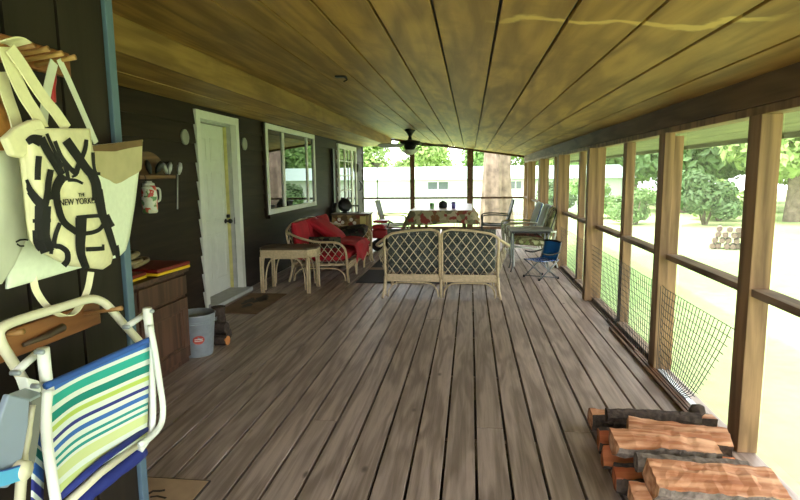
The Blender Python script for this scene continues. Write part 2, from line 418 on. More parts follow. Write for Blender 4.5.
def glass_mat(name, col, rough=.02, ior=1.6):
    m, nt, b = newmat(name); b.inputs['Base Color'].default_value = lin(*col); b.inputs['Roughness'].default_value = rough; b.inputs['IOR'].default_value = ior
    no = N(nt, 'ShaderNodeTexNoise', Scale=1.5, Detail=1.0); bp = N(nt, 'ShaderNodeBump', Strength=.02, Distance=.02)
    tc = N(nt, 'ShaderNodeTexCoord'); nt.links.new(tc.outputs['Object'], no.inputs['Vector']); nt.links.new(no.outputs['Fac'], bp.inputs['Height']); nt.links.new(bp.outputs['Normal'], b.inputs['Normal'])
    return m
M['pane'] = glass_mat('window_glass', (30,32,30), .02, 1.9)
def screen_mat():
    m = bpy.data.materials.new('insect_screen'); m.use_nodes = True; nt = m.node_tree; nt.nodes.clear(); L = nt.links
    out = N(nt, 'ShaderNodeOutputMaterial'); tr = N(nt, 'ShaderNodeBsdfTransparent'); df = N(nt, 'ShaderNodeBsdfDiffuse'); tl = N(nt, 'ShaderNodeBsdfTranslucent')
    df.inputs['Color'].default_value = lin(150,150,146); tl.inputs['Color'].default_value = lin(170,170,166)
    m1 = N(nt, 'ShaderNodeMixShader'); m1.inputs[0].default_value = .5; L.new(df.outputs[0], m1.inputs[1]); L.new(tl.outputs[0], m1.inputs[2])
    m2 = N(nt, 'ShaderNodeMixShader'); m2.inputs[0].default_value = .14; L.new(tr.outputs[0], m2.inputs[1]); L.new(m1.outputs[0], m2.inputs[2])
    L.new(m2.outputs[0], out.inputs['Surface']); return m
M['screen'] = screen_mat()

# ================================================================ THE SETTING
XW = -2.91            # house wall
XP = 1.385            # inner face of the screen wall
Y0, Y1 = -1.6, 15.05  # porch length built
CZ = lambda x: 2.105-.145*x
# floor: boards 163 mm apart, along the porch, butt joints here and there
b = MB(); k0 = -19
for k in range(k0, 9):
    x0 = .038+.163*k+.0072; x1 = .038+.163*(k+1)-.0072
    if k == 8: x1 = 1.478
    cuts = [Y0]+([random.choice((3.1,5.5,7.9,10.4))] if k % 3 == 0 else [])
    cuts.append(Y1)
    for a, c in zip(cuts, cuts[1:]):
        b.box(x0, x1, a+.0015, c-.0015, -.032, random.uniform(-.0015, .0))
struct(b.build('floor', M['deck'], bevel=.0025))
b = MB().box(1.44, 1.475, Y0, Y1, -.25, -.034).box(XW, 1.475, Y1-.04, Y1, -.25, -.034)
for y in range(-1, 16): b.box(XW, 1.44, y-.02, y+.02, -.2, -.034)
struct(b.build('trim_1', M['rail']))                       # rim and joists below the deck

# ceiling boards, sloping down to the screen side
b = MB(); xs = [-2.06-.02+i*.266 for i in range(-1, 14)]
xs = [x for x in xs if x < 1.36]
xs = [-2.30]+[-.696+.2685*i for i in range(-2, 8)]
xs = sorted(xs)
for a, c in zip(xs, xs[1:]+[1.46]):
    if c-a < .05: continue
    a2, c2 = a+.0065, c-.0065
    cuts = [Y0, random.uniform(3.5, 9), Y1]
    z0 = random.uniform(0, .004)
    b.hexa([(a2,Y0,CZ(a2)+z0),(c2,Y0,CZ(c2)+z0),(c2,Y1,CZ(c2)+z0),(a2,Y1,CZ(a2)+z0)], [(a2,Y0,CZ(a2)+.02),(c2,Y0,CZ(c2)+.02),(c2,Y1,CZ(c2)+.02),(a2,Y1,CZ(a2)+.02)])
struct(b.build('ceiling', M['ceil'], bevel=.003))
# roof above it, reaching past the screen wall as an eave, and over the house
def rz(x): return CZ(x)+.035
b = MB().hexa([(-2.95,Y0-.6,rz(-2.95)),(2.45,Y0-.6,rz(2.45)),(2.45,Y1+.35,rz(2.45)),(-2.95,Y1+.35,rz(-2.95))],
              [(-2.95,Y0-.6,rz(-2.95)+.12),(2.45,Y0-.6,rz(2.45)+.12),(2.45,Y1+.35,rz(2.45)+.12),(-2.95,Y1+.35,rz(-2.95)+.12)])
struct(b.build('roof', M['roofm']))
b = MB()
for i in range(4):
    a, c = 1.50+.235*i, 1.50+.235*(i+1)-.006
    b.hexa([(a,Y0,CZ(a)-.012),(c,Y0,CZ(c)-.012),(c,Y1+.3,CZ(c)-.012),(a,Y1+.3,CZ(a)-.012)], [(a,Y0,CZ(a)+.02),(c,Y0,CZ(c)+.02),(c,Y1+.3,CZ(c)+.02),(a,Y1+.3,CZ(a)+.02)])
b.box(2.43, 2.46, Y0, Y1+.3, CZ(2.45)-.05, CZ(2.45)+.1)
struct(b.build('trim_2', M['eave']))                       # eave lining outside
# house roof edge that hangs into the porch: fascia and soffit
b = MB().box(-2.135, -2.10, Y0, 15.0, 2.20, 2.432)
M['fascia'] = wood('fascia_board', (122,92,46), (160,126,68), 'Y', 7, 12, .6, 0, .1, c3=(106,78,40), patch=.6)
struct(b.build('trim_3', M['fascia'], bevel=.004))
b = MB().box(-2.95, -2.52, Y0, 15.0, 2.205, 2.222).box(-2.515, -2.137, Y0, 15.0, 2.208, 2.222)
struct(b.build('trim_4', M['soffit'], bevel=.003))

# left wall: lap siding with the door opening left free
DY0, DY1, DZ = 5.80, 6.72, 2.07
b = MB()
def laps(b, y0, y1, zlo, zhi):
    z = 0.0
    while z < 2.6:
        a, c = max(z, zlo), min(z+.205, zhi)
        if c-a > .01:
            t0 = .006+.022*(1-(a-z)/.205); t1 = .006+.022*(1-(c-z)/.205)
            b.hexa([(XW-.03,y0,a),(XW+t0,y0,a),(XW+t0,y1,a),(XW-.03,y1,a)], [(XW-.03,y0,c),(XW+t1,y0,c),(XW+t1,y1,c),(XW-.03,y1,c)])
        z += .2
laps(b, Y0, DY0-.03, 0, 2.45); laps(b, DY1+.03, 15.0, 0, 2.45); laps(b, DY0-.03, DY1+.03, DZ+.03, 2.45)
b.box(XW-.2, XW-.03, Y0, DY0-.03, -.3, 2.6).box(XW-.2, XW-.03, DY1+.03, 15.0, -.3, 2.6).box(XW-.2, XW-.03, DY0-.03, DY1+.03, DZ+.03, 2.6)
b.box(XW-6, XW-.2, 14.9, 15.0, -.6, 3.2).box(XW-6, XW-.2, Y0, Y0+.1, -.6, 3.2).box(XW-6.1, XW-6, Y0, 15.0, -.6, 3.2)  # unseen outer walls of the house, added to block sun and sky
struct(b.build('wall_left', M['siding']))
struct(MB().box(XW-.21, XW+.035, 15.0, 15.09, -.3, 2.35).build('trim_5', M['siding']))     # dark corner board
struct(MB().hexa([(-9.3,Y0-.3,3.2),(-2.9,Y0-.3,2.56),(-2.9,15.3,2.56),(-9.3,15.3,3.2)], [(-9.3,Y0-.3,3.4),(-2.9,Y0-.3,2.7),(-2.9,15.3,2.7),(-9.3,15.3,3.4)]).build('roof.001', M['roofm']))  # unseen roof over the house box, added to block sun and sky

# closet that projects beside the camera: grooved dark panel wall, teal corner board
XC = -1.2
b = MB(); y = 1.77
edges = [-1.4]
ys = []
while y > -1.4: ys.append(y); y -= .2
ys.append(-1.4); ys.reverse()
for a, c in zip(ys, ys[1:]): b.box(XC-.02, XC, a+.006, c-.006, 0, 2.28)
b.box(XC-.06, XC-.012, -1.4, 1.80, 0, 2.28)
b.box(XW, XC-.02, 1.78, 1.83, 0, 2.2).box(-2.0, XC-.02, 1.78, 1.83, 2.2, 2.28)
struct(b.build('wall_closet', M['panel']))
struct(MB().box(XC-.02, XC+.004, 1.800, 1.838, 0, 2.27).build('trim_6', M['teal'], bevel=.003))

# screen wall on the right: beam, plate, posts, mid rails, sills, screens
b = MB().hexa([(1.38,Y0,1.765),(1.42,Y0,1.765),(1.42,Y1,1.765),(1.38,Y1,1.765)], [(1.38,Y0,CZ(1.38)+.01),(1.42,Y0,CZ(1.42)+.01),(1.42,Y1,CZ(1.42)+.01),(1.38,Y1,CZ(1.38)+.01)])
struct(b.build('beam', M['beam'], bevel=.004))
struct(MB().box(1.395, 1.50, Y0, Y1, 1.722, 1.764).build('trim_7', M['post'], bevel=.003))   # top plate
posts = []
def post(x0, x1, y0, y1, lab, z1=1.722):
    o = MB().box(x0, x1, y0, y1, 0, z1).build('post', M['post'], bevel=.004)
    struct(o, lab, 'post'); posts.append((y0, y1)); return o
post(1.385, 1.478, .55, .67, 'timber post beside the camera'); post(1.385, 1.478, 1.75, 1.86, 'timber post nearest the camera on the right')
post(1.385, 1.482, 2.94, 3.07, 'single tan post behind the firewood')
post(1.345, 1.412, 4.17, 4.30, 'inner half of the split double post where the netting comes loose'); post(1.416, 1.482, 4.20, 4.31, 'outer half of the split double post where the netting comes loose', 1.70)
post(1.42, 1.50, 5.42, 5.54, 'thin stud between the two wide posts')
post(1.30, 1.478, 6.47, 6.60, 'wide knotty post past the thin stud')
y = 7.62; wide = False
while y < 14.9:
    if wide: post(1.31, 1.478, y, y+.13, 'wide post further down the screen wall')
    else: post(1.42, 1.50, y, y+.10, 'thin stud further down the screen wall')
    y += 1.12; wide = not wide
post(1.38, 1.50, 14.9, 15.02, 'corner post at the far end of the screen wall')
ends = sorted(posts)
# mid rail and sill pieces between the posts
main = [(.67,1.75),(1.86,2.94),(3.07,4.17),(4.31,5.42),(5.54,6.47),(6.60,7.62)]
yy = [p for p in ends if p[0] > 7]
for p, q in zip(yy, yy[1:]): main.append((p[1], q[0]))
for i, (a, c) in enumerate(main):
    struct(MB().box(1.395, 1.49, a, c, .828, .866).build('trim_8' if i == 0 else 'trim_8.%03d' % i, M['rail'], bevel=.003))
    if a > 4.2: struct(MB().box(1.392, 1.475, a, c, .001, .04).build('trim_9' if a < 4.5 else 'trim_9.%03d' % i, M['rail'], bevel=.003))
for i, (a, c) in enumerate(main):
    for z0, z1 in ((.04, .828), (.866, 1.722)):
        if z0 < .5 and 3 < a < 4: z0 = .002
        struct(MB().box(1.488, 1.4895, a, c, z0, z1).build('screen_panel', M['screen']))
# far end: posts, rail, header, screens
b = MB().hexa([(-2.12,15.0,CZ(-2.12)-.05),(1.40,15.0,CZ(1.4)-.05),(1.40,15.05,CZ(1.4)-.05),(-2.12,15.05,CZ(-2.12)-.05)], [(-2.12,15.0,CZ(-2.12)),(1.40,15.0,CZ(1.4)),(1.40,15.05,CZ(1.4)),(-2.12,15.05,CZ(-2.12))])
struct(b.build('trim_10', M['beam']))
for a, c in ((-1.60, -1.48), (-.09, .07)):
    struct(MB().box(a, c, 14.96, 15.05, 0, CZ((a+c)/2)-.03).build('post', M['beam'], bevel=.004), 'dark post of the far end screen wall', 'post')
xs2 = [XW+.03, -1.60, -1.48, -.09, .07, 1.385]
for i in (0, 2, 4):
    struct(MB().box(xs2[i], xs2[i+1], 14.98, 15.03, .80, .85).build('trim_11', M['beam']))
    struct(MB().box(xs2[i], xs2[i+1], 14.98, 15.03, 0, .06).build('trim_12', M['beam']))

# window glass and frames on the house wall
def wframe(b, y0, y1, z0, z1, w, x0, x1):
    b.box(x0, x1, y0, y1, z0, z0+w).box(x0, x1, y0, y1, z1-w, z1).box(x0, x1, y0, y0+w, z0+w, z1-w).box(x0, x1, y1-w, y1, z0+w, z1-w)
WY0, WY1, WZ0, WZ1 = 7.70, 10.20, .90, 2.19
b = MB(); wframe(b, WY0, WY1, WZ0, WZ1, .075, XW+.0, XW+.065)
wt = MB(); wframe(wt, WY0-.05, WY1+.05, WZ0-.05, WZ1+.012, .049, XW, XW+.05)
wi = struct(b.build('window_1', M['white'], bevel=.004))
b = MB().box(XW+.0, XW+.06, WY0+.085+.62, WY0+.085+.70, WZ0+.085, WZ1-.085).box(XW, XW+.055, WY1-.50, WY1-.44, WZ0+.085, WZ1-.085)
b.build('window_mullion', M['white'], wi)
wt.build('window_trim', M['siding'], wi)
MB().box(XW+.031, XW+.039, WY0+.07, WY1-.07, WZ0+.07, WZ1-.07).build('window_pane', M['pane'], wi)
MB().box(XW, XW+.09, WY0-.04, WY1+.04, WZ0-.05, WZ0).build('window_sill', M['siding'], wi)
# white panel door
dr = struct(MB().box(XW-.16, XW-.115, DY0+.02, DY1-.02, .05, DZ-.02).build('door_1', M['doorwhite']))
b = MB()
for z0, z1 in ((.22,.78),(.92,1.50),(1.62,1.90)):
    for a, c in ((DY0+.13,DY0+.42),(DY0+.52,DY0+.81)):
        wframe(b, a, c, z0, z1, .02, XW-.117, XW-.108)
        b.box(XW-.117, XW-.111, a+.045, c-.045, z0+.045, z1-.045)
b.build('door_panel', M['doorwhite'], dr, bevel=.004)
b = MB().box(XW-.03, XW+.045, DY0-.09, DY0, 0, DZ+.09).box(XW-.03, XW+.045, DY1, DY1+.09, 0, DZ+.09).box(XW-.03, XW+.044, DY0, DY1, DZ, DZ+.088)
b.build('door_casing', M['white'], dr, bevel=.004)
b = MB().box(XW-.2, XW-.03, DY0-.03, DY0+.018, 0, DZ+.02).box(XW-.2, XW-.03, DY1-.018, DY1+.03, 0, DZ+.02).box(XW-.2, XW-.03, DY0, DY1, DZ-.018, DZ+.03)
b.build('door_jamb', M['jamb'], dr)
MB().box(XW-.112, XW-.075, DY1-.034, DY1-.018, .05, DZ-.018).build('door_weather_strip', M['weather'], dr)
MB().box(XW-.2, XW+.15, DY0-.05, DY1+.05, .001, .045).build('door_threshold', M['jamb'], dr, bevel=.004)
mx = Matrix.Rotation(PI/2, 3, 'Y')
b = MB().lathe([(.0,0),(.03,0),(.03,.008),(.012,.012),(.012,.04),(.028,.05),(.03,.07),(.02,.085),(0,.088)], (XW-.112, DY1-.09, .90), 16, mx)
b.build('door_knob', M['black'], dr, smooth=True)
MB().box(XW-.028, XW-.02, DY1-.019, DY1-.012, .86, .94).lathe([(0,0),(.022,0),(.022,.03),(0,.034)], (XW-.1, DY1-.06, .96), 12, mx).build('door_latch', M['black'], dr)
struct(MB().box(XW-.9, XW-.85, DY0-.3, DY1+.3, 0, 2.2).build('wall_inside', M['interior']))
# far glazed door
D2 = (12.1, 14.05, .02, 2.14)
b = MB(); wframe(b, D2[0], D2[1], D2[2], D2[3], .10, XW, XW+.06)
b.box(XW, XW+.055, 12.72, 12.82, .1, 2.05).box(XW, XW+.055, 13.45, 13.62, .1, 2.05)
d2 = struct(b.build('door_2', M['white'], bevel=.004))
b = MB()
for z in (.45,.78,1.11,1.44,1.77):
    b.box(XW+.030, XW+.05, 12.2, 12.72, z-.012, z+.012).box(XW+.030, XW+.05, 12.82, 13.45, z-.012, z+.012)
b.box(XW+.030, XW+.05, 13.12, 13.145, .1, 2.05)
b.build('door_muntin', M['white'], d2)
MB().box(XW+.030, XW+.036, 12.2, 13.95, .1, 2.05).build('door_pane', M['pane'], d2)

# ground and land
M['soil'] = plain('bare_soil', (70,58,48), .95, var=.2)
struct(MB().box(XW-.1, 1.43, Y0-.2, Y1+.1, -.75, -.42).build('ground', M['soil']))
def gz(x, y):
    d = max(0, y-24)
    return -.62-.02*max(0, d)+.10*noise.noise(Vector((x*.08, y*.08, 0)))
b = MB().grid(lambda u, v: ((u-.35)*190, -40+v*180, gz((u-.35)*190, -40+v*180)), 60, 60)
o = b.build('lawn', M['lawn'], smooth=True); struct(o)

# ================================================================ LEFT FOREGROUND: peg racks, bags, folded beach chair
def plate(x, px): return [P(a, c, x=x) for a, c in px]
def rack(name, label, z0, z1, y0, y1, pegs, group=None):
    t = thing(name, label, 'peg rack', (XC, (y0+y1)/2, z0))
    MB().box(XC, XC+.022, y0, y1, z0, z1).build('backboard', M['rackwood'], t, bevel=.004)
    for (y, z, ln) in pegs:
        b = MB().tube([(XC+.02,y,z),(XC+.02+ln*.8,y+.002,z+ln*.1),(XC+.02+ln,y+.003,z+ln*.14)], [.0065,.006,.008], 10)
        b.build('peg', M['peg'], t, smooth=True)
    return t
r1 = rack('peg_rack', 'upper wooden peg rack on the dark panel wall, canvas bags hanging from its pegs', 1.745, 1.815,   .95, 1.585,
          [(P(px, py, x=-1.06).y, P(px, py, x=-1.06).z-.016, .118) for px, py in ((2,41),(33,45),(48,48.5),(62,53),(75,57))])
r2 = rack('peg_rack', 'lower orange wooden peg rack behind the white tube of the folded beach chair', .985, 1.062, .95, 1.625,
          [(P(109,308.5,x=-1.095).y, P(109,308.5,x=-1.095).z-.016, .125), (P(7,332,x=-1.095).y, P(7,332,x=-1.095).z-.016, .125)])
MB().tube([(XC+.026,1.45,1.02),(XC+.034,1.38,1.016),(XC+.03,1.30,1.014)], [.012,.009,.006], 10).build('swivel_peg', M['ltop'], r2, smooth=True)

def bag_rows(rows, x, bulge, nu=40, nv=44):
    """cloth bag hanging in the plane x: rows of left and right edge points, belly out towards +x, own back"""
    R = [(Vector(l), Vector(r)) for l, r in [((a[0],a[1]),(c[0],c[1])) for a, c in rows]]
    def edge(v):
        t = v*(len(R)-1); i = min(int(t), len(R)-2); f = t-i
        return R[i][0].lerp(R[i+1][0], f), R[i][1].lerp(R[i+1][1], f)
    def belly(u, v):
        e = max(0, math.sin(PI*min(max(u,0),1)))**.55*max(0, math.sin(PI*(.12+.88*v)))**.5
        return bulge*e*(1+.35*noise.noise(Vector((u*3, v*3, x*9))))
    def front(u, v):
        l, r = edge(v); q = l.lerp(r, u)
        return P(q.x, q.y, x=x+belly(u, v))
    b = MB(); b.slab(front, nu, nv, lambda u, v: Vector((-.008-.35*bulge*max(0,math.sin(PI*u))*max(0,math.sin(PI*v)), 0, 0)))
    def depth(px, py):
        def res(v):
            l, r = edge(v); u = (px-l.x)/(r.x-l.x) if abs(r.x-l.x) > 1e-6 else .5
            return l.y+(r.y-l.y)*u-py, u
        lo, hi = 0.0, 1.0
        for _ in range(30):
            m = (lo+hi)/2
            if res(m)[0] < 0: lo = m
            else: hi = m
        return x+belly(min(max(res(lo)[1],0),1), lo)
    return b, depth
# white coated tote behind
bw, dw = bag_rows([((50,150),(143,140)),((30,175),(139,172)),((22,205),(135,205)),((14,240),(130,236)),((9,268),(126,250)),((8,289),(119,257))], -1.125, .022)
t = thing('tote_bag', 'large white tote bag with a tan top panel hanging behind the printed one', 'bag', P(80,280,x=-1.10))
bw.build('bag_body', M['wcanvas'], t, smooth=True)
# tan panel with its ragged lower edge, sewn over the top of the bag
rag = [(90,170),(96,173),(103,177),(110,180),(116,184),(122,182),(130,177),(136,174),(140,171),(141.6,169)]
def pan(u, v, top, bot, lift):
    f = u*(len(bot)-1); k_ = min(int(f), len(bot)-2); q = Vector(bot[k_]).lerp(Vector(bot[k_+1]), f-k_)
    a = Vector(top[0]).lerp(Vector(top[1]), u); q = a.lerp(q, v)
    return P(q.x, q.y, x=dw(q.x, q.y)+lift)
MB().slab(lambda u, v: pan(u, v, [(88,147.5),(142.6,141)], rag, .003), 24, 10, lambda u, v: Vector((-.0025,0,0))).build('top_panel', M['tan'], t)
MB().slab(lambda u, v: pan(u, v, [(88,146.5),(142.9,139.6)], [(88,151),(115,151.5),(130,148),(142.5,146)], .006), 20, 4, lambda u, v: Vector((-.003,0,0))).build('rolled_hem', M['brown_in'], t)
def strap(pts, x0, x1, w, mat, parent, name='strap', wd=(0,1,0)):
    n = len(pts); q = [P(a, c, x=x0+(x1-x0)*i/(n-1)) for i, (a, c) in enumerate(pts)]
    o = MB().ribbon(cr(q, 6), wd, w, .003).build(name, mat, parent, smooth=False); return o
strap([(59,59),(66,74),(74,92),(84,115),(96,143)], -1.10, -1.09, .020, M['gcanvas'], t)
strap([(54,62),(50,78),(46,98),(43,125)], -1.11, -1.09, .026, M['gcanvas'], t)
# loop hanging below
strap([(33,276),(36,290),(45,304),(56,313),(66,316),(75,312),(82,302),(88,288),(91,272)], -1.125, -1.115, .017, M['canvas'], t, 'hanging_strap', (1,0.6,0))
# pale bag at the frame's edge with a sketched face
bg, dg = bag_rows([((-45,152),(20,150)),((-46,180),(26,175)),((-46,215),(28,210)),((-44,250),(27,238)),((-40,278),(14,266)),((-36,292),(2,284))], -1.07, .025)
t = thing('tote_bag', 'greyish white cloth bag at the left edge with part of a drawn face', 'bag', P(-5,288,x=-1.055))
bg.build('bag_body', M['gcanvas'], t, smooth=True)
b = MB()
for line in ([(16,242),(20,240),(25,239.5),(28,240)],[(17,244),(20,246),(24,246)]):
    b.ribbon([P(a,c,x=dg(a,c)+.003) for a,c in line], (0,0,1), .004, .001)
b.build('drawn_eye', M['ink'], t)
strap([(0,72),(8,98),(16,122),(21,152)], -1.05, -1.04, .034, M['canvas'], t)
# printed tote
NR = [((20,128),(90,128.5)),((18,140),(91.5,140)),((22,160),(95,160)),((25,185),(100,185)),((27,205),(104,205)),((29,225),(110,225)),((32,240),(113,240)),((40,250),(114,254)),((58,260),(111,264)),((72,266),(103,269.5))]
bn, dn = bag_rows(NR, -1.01, .045)
t = thing('tote_bag', 'cream canvas tote bag printed with big black hand lettering', 'bag', P(75,268,x=-1.03))
bn.build('bag_body', M['canvas'], t, smooth=True)
b = MB(); f = [P(a,c,x=-.985) for a,c in [(6,138),(18,127),(33,120),(42,119),(47,127),(40,140),(25,158),(14,156)]]
b.prism(f, (-.02,0,0)); b.build('folded_corner', M['canvas'], t, bevel=.006)
strap([(-2,42),(6,40),(15,41),(22,45)], -1.03, -1.03, .05, M['canvas'], t, 'handle', (1,0,.2))
strap([(10,48),(22,65),(34,84),(46,101),(56,113),(67,129)], -1.02, -1.0, .035, M['canvas'], t, 'handle')
strap([(4,47),(14,74),(25,97),(36,114),(43,128)], -1.03, -1.0, .038, M['canvas'], t, 'handle')
def c2(p): return (p[0]/5, 100+p[1]/5)
def c3(p): return (p[0]/5, 190+p[1]/5)
ink = MB()
def onbag(px, py, lift=.003): return P(px, py, x=dn(px, py)+lift)
def stroke(pts, w0, w1=None):
    """a brush stroke on the cloth: centre line in photo pixels, width in pixels"""
    w1 = (w1 or w0)*1.28; w0 = w0*1.28
    q = cr([Vector((a, c, 0)) for a, c in pts], 5); n = len(q); vs = []; fs = []
    for i, p in enumerate(q):
        tg = (q[min(i+1,n-1)]-q[max(i-1,0)]).normalized(); nr = Vector((-tg.y, tg.x, 0)); w = (w0+(w1-w0)*i/(n-1))/2
        for s in (-1, 0, 1):
            e = p+nr*w*s; vs.append(onbag(e.x, e.y, .003))
    for i in range(n-1):
        for s in (0, 1): fs.append((i*3+s, i*3+s+1, i*3+s+4, i*3+s+3))
    ink.add(vs, fs)
A = lambda *p: [c2(q) for q in p]; B = lambda *p: [c3(q) for q in p]
stroke(A((135,212),(165,195),(205,205)), 5, 9); stroke(A((205,190),(235,250),(275,315),(310,375)), 6.5, 6); stroke(A((195,280),(190,340),(188,400)), 5)
stroke(A((234,168),(270,250),(312,335)), 2.6); stroke(A((275,205),(305,280),(350,340),(388,375)), 3, 4.2)
stroke(A((330,200),(380,270),(430,340),(470,385)), 7.5, 6.5); stroke(A((433,198),(425,250),(400,310),(380,365)), 3, 4.5)
stroke(A((465,262),(470,330),(480,370)), 2.6); stroke(A((475,368),(502,368)), 2.4)
stroke(A((318,310),(335,360),(342,402)), 3.2); stroke(A((340,400),(380,402),(415,418)), 3, 2); stroke(A((330,350),(365,345),(385,370),(360,385)), 2)
stroke(A((455,360),(480,420),(488,500)), 7.5, 8); stroke(B((488,0),(502,70),(515,130),(545,210),(580,325)), 8, 5)
stroke(A((318,375),(285,430),(272,500)), 8, 6.5); stroke(B((280,0),(290,80),(320,160),(385,212)), 6, 5)
stroke(A((128,400),(150,450),(175,490)), 4, 6); stroke(B((150,5),(180,45),(220,85)), 6, 8); stroke(A((255,348),(242,420),(238,500)), 5); stroke(B((240,0),(232,50),(222,85)), 5, 6)
stroke(B((215,80),(212,180),(215,240),(238,310)), 13, 11); stroke(B((163,155),(255,152)), 3); stroke(B((190,200),(195,260),(215,290)), 9)
stroke(B((300,165),(278,225),(272,275),(305,285),(335,310),(338,350),(318,378)), 3.5, 5)
stroke(B((406,138),(404,220),(402,280),(408,330),(432,395)), 9, 6); stroke(B((382,138),(440,132),(500,128)), 3); stroke(B((500,130),(520,160),(500,195),(465,212),(425,218)), 3.2)
stroke(B((430,297),(480,295),(518,292)), 3.4); stroke(B((516,272),(517,302)), 2); stroke(B((525,128),(540,160),(556,188)), 7)
stroke(B((575,280),(585,310),(590,340)), 6, 3); stroke(B((265,270),(258,300),(255,320)), 3)
ink.build('black_lettering', M['ink'], t)
def text_obj(body, size, loc, rot, mat, parent, name):
    cu = bpy.data.curves.new(name, 'FONT'); cu.body = body; cu.size = size; cu.extrude = .0006; cu.align_x = 'CENTER'
    tmp = bpy.data.objects.new(name, cu); COL.objects.link(tmp); bpy.context.view_layer.update()
    me = bpy.data.meshes.new_from_object(tmp.evaluated_get(bpy.context.evaluated_depsgraph_get())); bpy.data.objects.remove(tmp); me.materials.clear(); me.materials.append(mat); me.name = name
    o = bpy.data.objects.new(name, me); COL.objects.link(o)
    o.parent = parent; r = parent
    while r.parent: r = r.parent
    o.matrix_basis = r.matrix_basis.inverted() @ (Matrix.Translation(loc) @ rot); return o
RX = Matrix(((0,0,1,0),(1,0,0,0),(0,1,0,0),(0,0,0,1)))     # reads along +y, up +z, faces +x
text_obj('NEW YORKER', .0215, onbag(79.5, 204.3, .006), RX, M['ink'], t, 'small_lettering')
text_obj('THE', .013, onbag(82, 196.5, .006), RX, M['ink'], t, 'small_lettering')
# straw hat behind the bags, red lanyard
mX = Matrix.Rotation(PI/2, 3, 'Y')
c = P(-9, 133, x=-1.12)
t = thing('straw_hat', 'brown straw hat hanging behind the bags at the left edge', 'hat', c)
MB().lathe([(.125,-.03),(.12,-.025),(.075,-.012),(.068,.02),(.055,.045),(.0,.055)], c, 28, mX).build('hat_body', M['straw'], t, smooth=True)
q = plate(-1.14, [(53,72),(53.5,80),(52.5,88),(53,102)])
t = tag(MB().tube(cr(q, 4), .008, 8).build('lanyard', M['toyred'], None, smooth=True), 'dark red lanyard hanging from the last pegs of the upper rack', 'lanyard')

# folded beach chair hung on the lower rack
t = thing('beach_chair', 'folded beach chair with blue, teal and lime striped sling and white tube frame', 'folding chair', P(100,470,x=-1.02))
u = plate(-1.10, [(31,392),(22,378),(12,361),(2,345),(-1,333),(6,325),(30,316.5),(60,307.5),(85,300),(97,299.5),(108,306),(122,322),(140,342)])
MB().tube(cr(u, 5), .0125, 10).build('leg_frame', M['cream'], t, smooth=True)
for px in ([(147,308),(149,326),(151,346)], [(43,348),(45,370),(48,392)]):
    MB().tube(plate(-1.0, px), .014, 12).build('back_post', M['wenamel'], t, smooth=True)
for px, xx in (([(149,311),(138,319),(126,327)], -1.04), ([(39,352),(27,362),(15,373)], -1.04)):
    MB().tube(plate(xx, px), .011, 10, flat=.8).build('hinge_bracket', M['wenamel'], t, smooth=True)
for px, py, xx in ((150,311,-.99),(126,327,-1.03),(39,352,-.99),(15,373,-1.03),(34,386,-.985)):
    c = P(px, py, x=xx); MB().lathe([(0,.0135),(.004,.013),(.006,.011),(.006,-.01),(0,-.011)], c, 10, mX).build('rivet', M['galv'], t, smooth=True)
MB().prism(plate(-.99, [(26,377),(40,381),(42,392),(32,394)]), (-.03,0,0)).build('armrest_bracket', M['wenamel'], t, bevel=.003)
# sling
TL, TR, BR, BL = (46,386), (150.5,339), (147,437), (57,499)
def sl(u, v):
    a = Vector(TL).lerp(Vector(TR), u); c = Vector(BL).lerp(Vector(BR), u); q = a.lerp(c, v)
    p = P(q.x, q.y, x=-.995); p.x += -.012*math.sin(PI*u)-.02*math.sin(PI*v)*math.sin(PI*u); p.z -= .006*math.sin(PI*v)*math.cos(PI*u*3)*.3
    return p
b = MB(); nu, nv = 20, 30; b.slab(sl, nu, nv, lambda u, v: Vector((-.004,0,0)))
uvs = [(i/nu, j/nv) for j in range(nv+1) for i in range(nu+1)]*2
Wt, Tl, Tl2, Li, Nv, Bl, Tq = (230,240,236), (44,176,164), (10,140,132), (190,212,104), (44,52,140), (56,110,196), (34,150,150)
st = [(0,Bl),(.075,Wt),(.115,Tl),(.20,Wt),(.255,Tl2),(.335,Wt),(.375,Li),(.42,Wt),(.475,Nv),(.51,Wt),(.555,Bl),(.60,Wt),(.645,Tq),(.675,Wt),(.71,Tq),(.735,Wt),(.765,(214,226,164)),(.85,Wt),(.90,(206,222,150)),(.97,Wt)]
M['sling'] = stripes('striped_sling', st)
b.build('sling', M['sling'], t, smooth=True, uvf=uvs)
q = [P(*Vector(TL).lerp(Vector(TR), k/8), x=-.985-.012*math.sin(PI*k/8)) for k in range(9)]
MB().tube(cr(q, 3), .009, 8).build('sling_hem', M['blue'], t, smooth=True)
MB().tube(cr(plate(-.995, [(48,390),(46,410),(47,440),(51,470),(57,508)]), 5), .0125, 10).build('side_tube', M['wenamel'], t, smooth=True)
MB().tube(cr(plate(-.995, [(151.5,342),(152,380),(152.5,418),(149,436),(140,450)]), 5), .011, 10).build('side_tube', M['wenamel'], t, smooth=True)
MB().tube(cr(plate(-.97, [(150,326),(155,352),(160,385),(163,408),(161,424),(152,436),(140,445)]), 6), .0095, 10).build('rear_tube', M['wenamel'], t, smooth=True)
MB().tube(plate(-1.0, [(58,498),(100,462),(146,429)]), .010, 8).build('lower_hem', M['navy'], t, smooth=True)
MB().tube(plate(-1.0, [(58,512),(100,473),(144,440)]), .011, 10).build('cross_tube', M['cream'], t, smooth=True)
MB().tube(cr(plate(-1.01, [(72,512),(90,492),(118,470),(142,452)]), 4), [.02,.022,.022,.022]*3+[.02], 12).build('rolled_canopy', M['navy'], t, smooth=True)
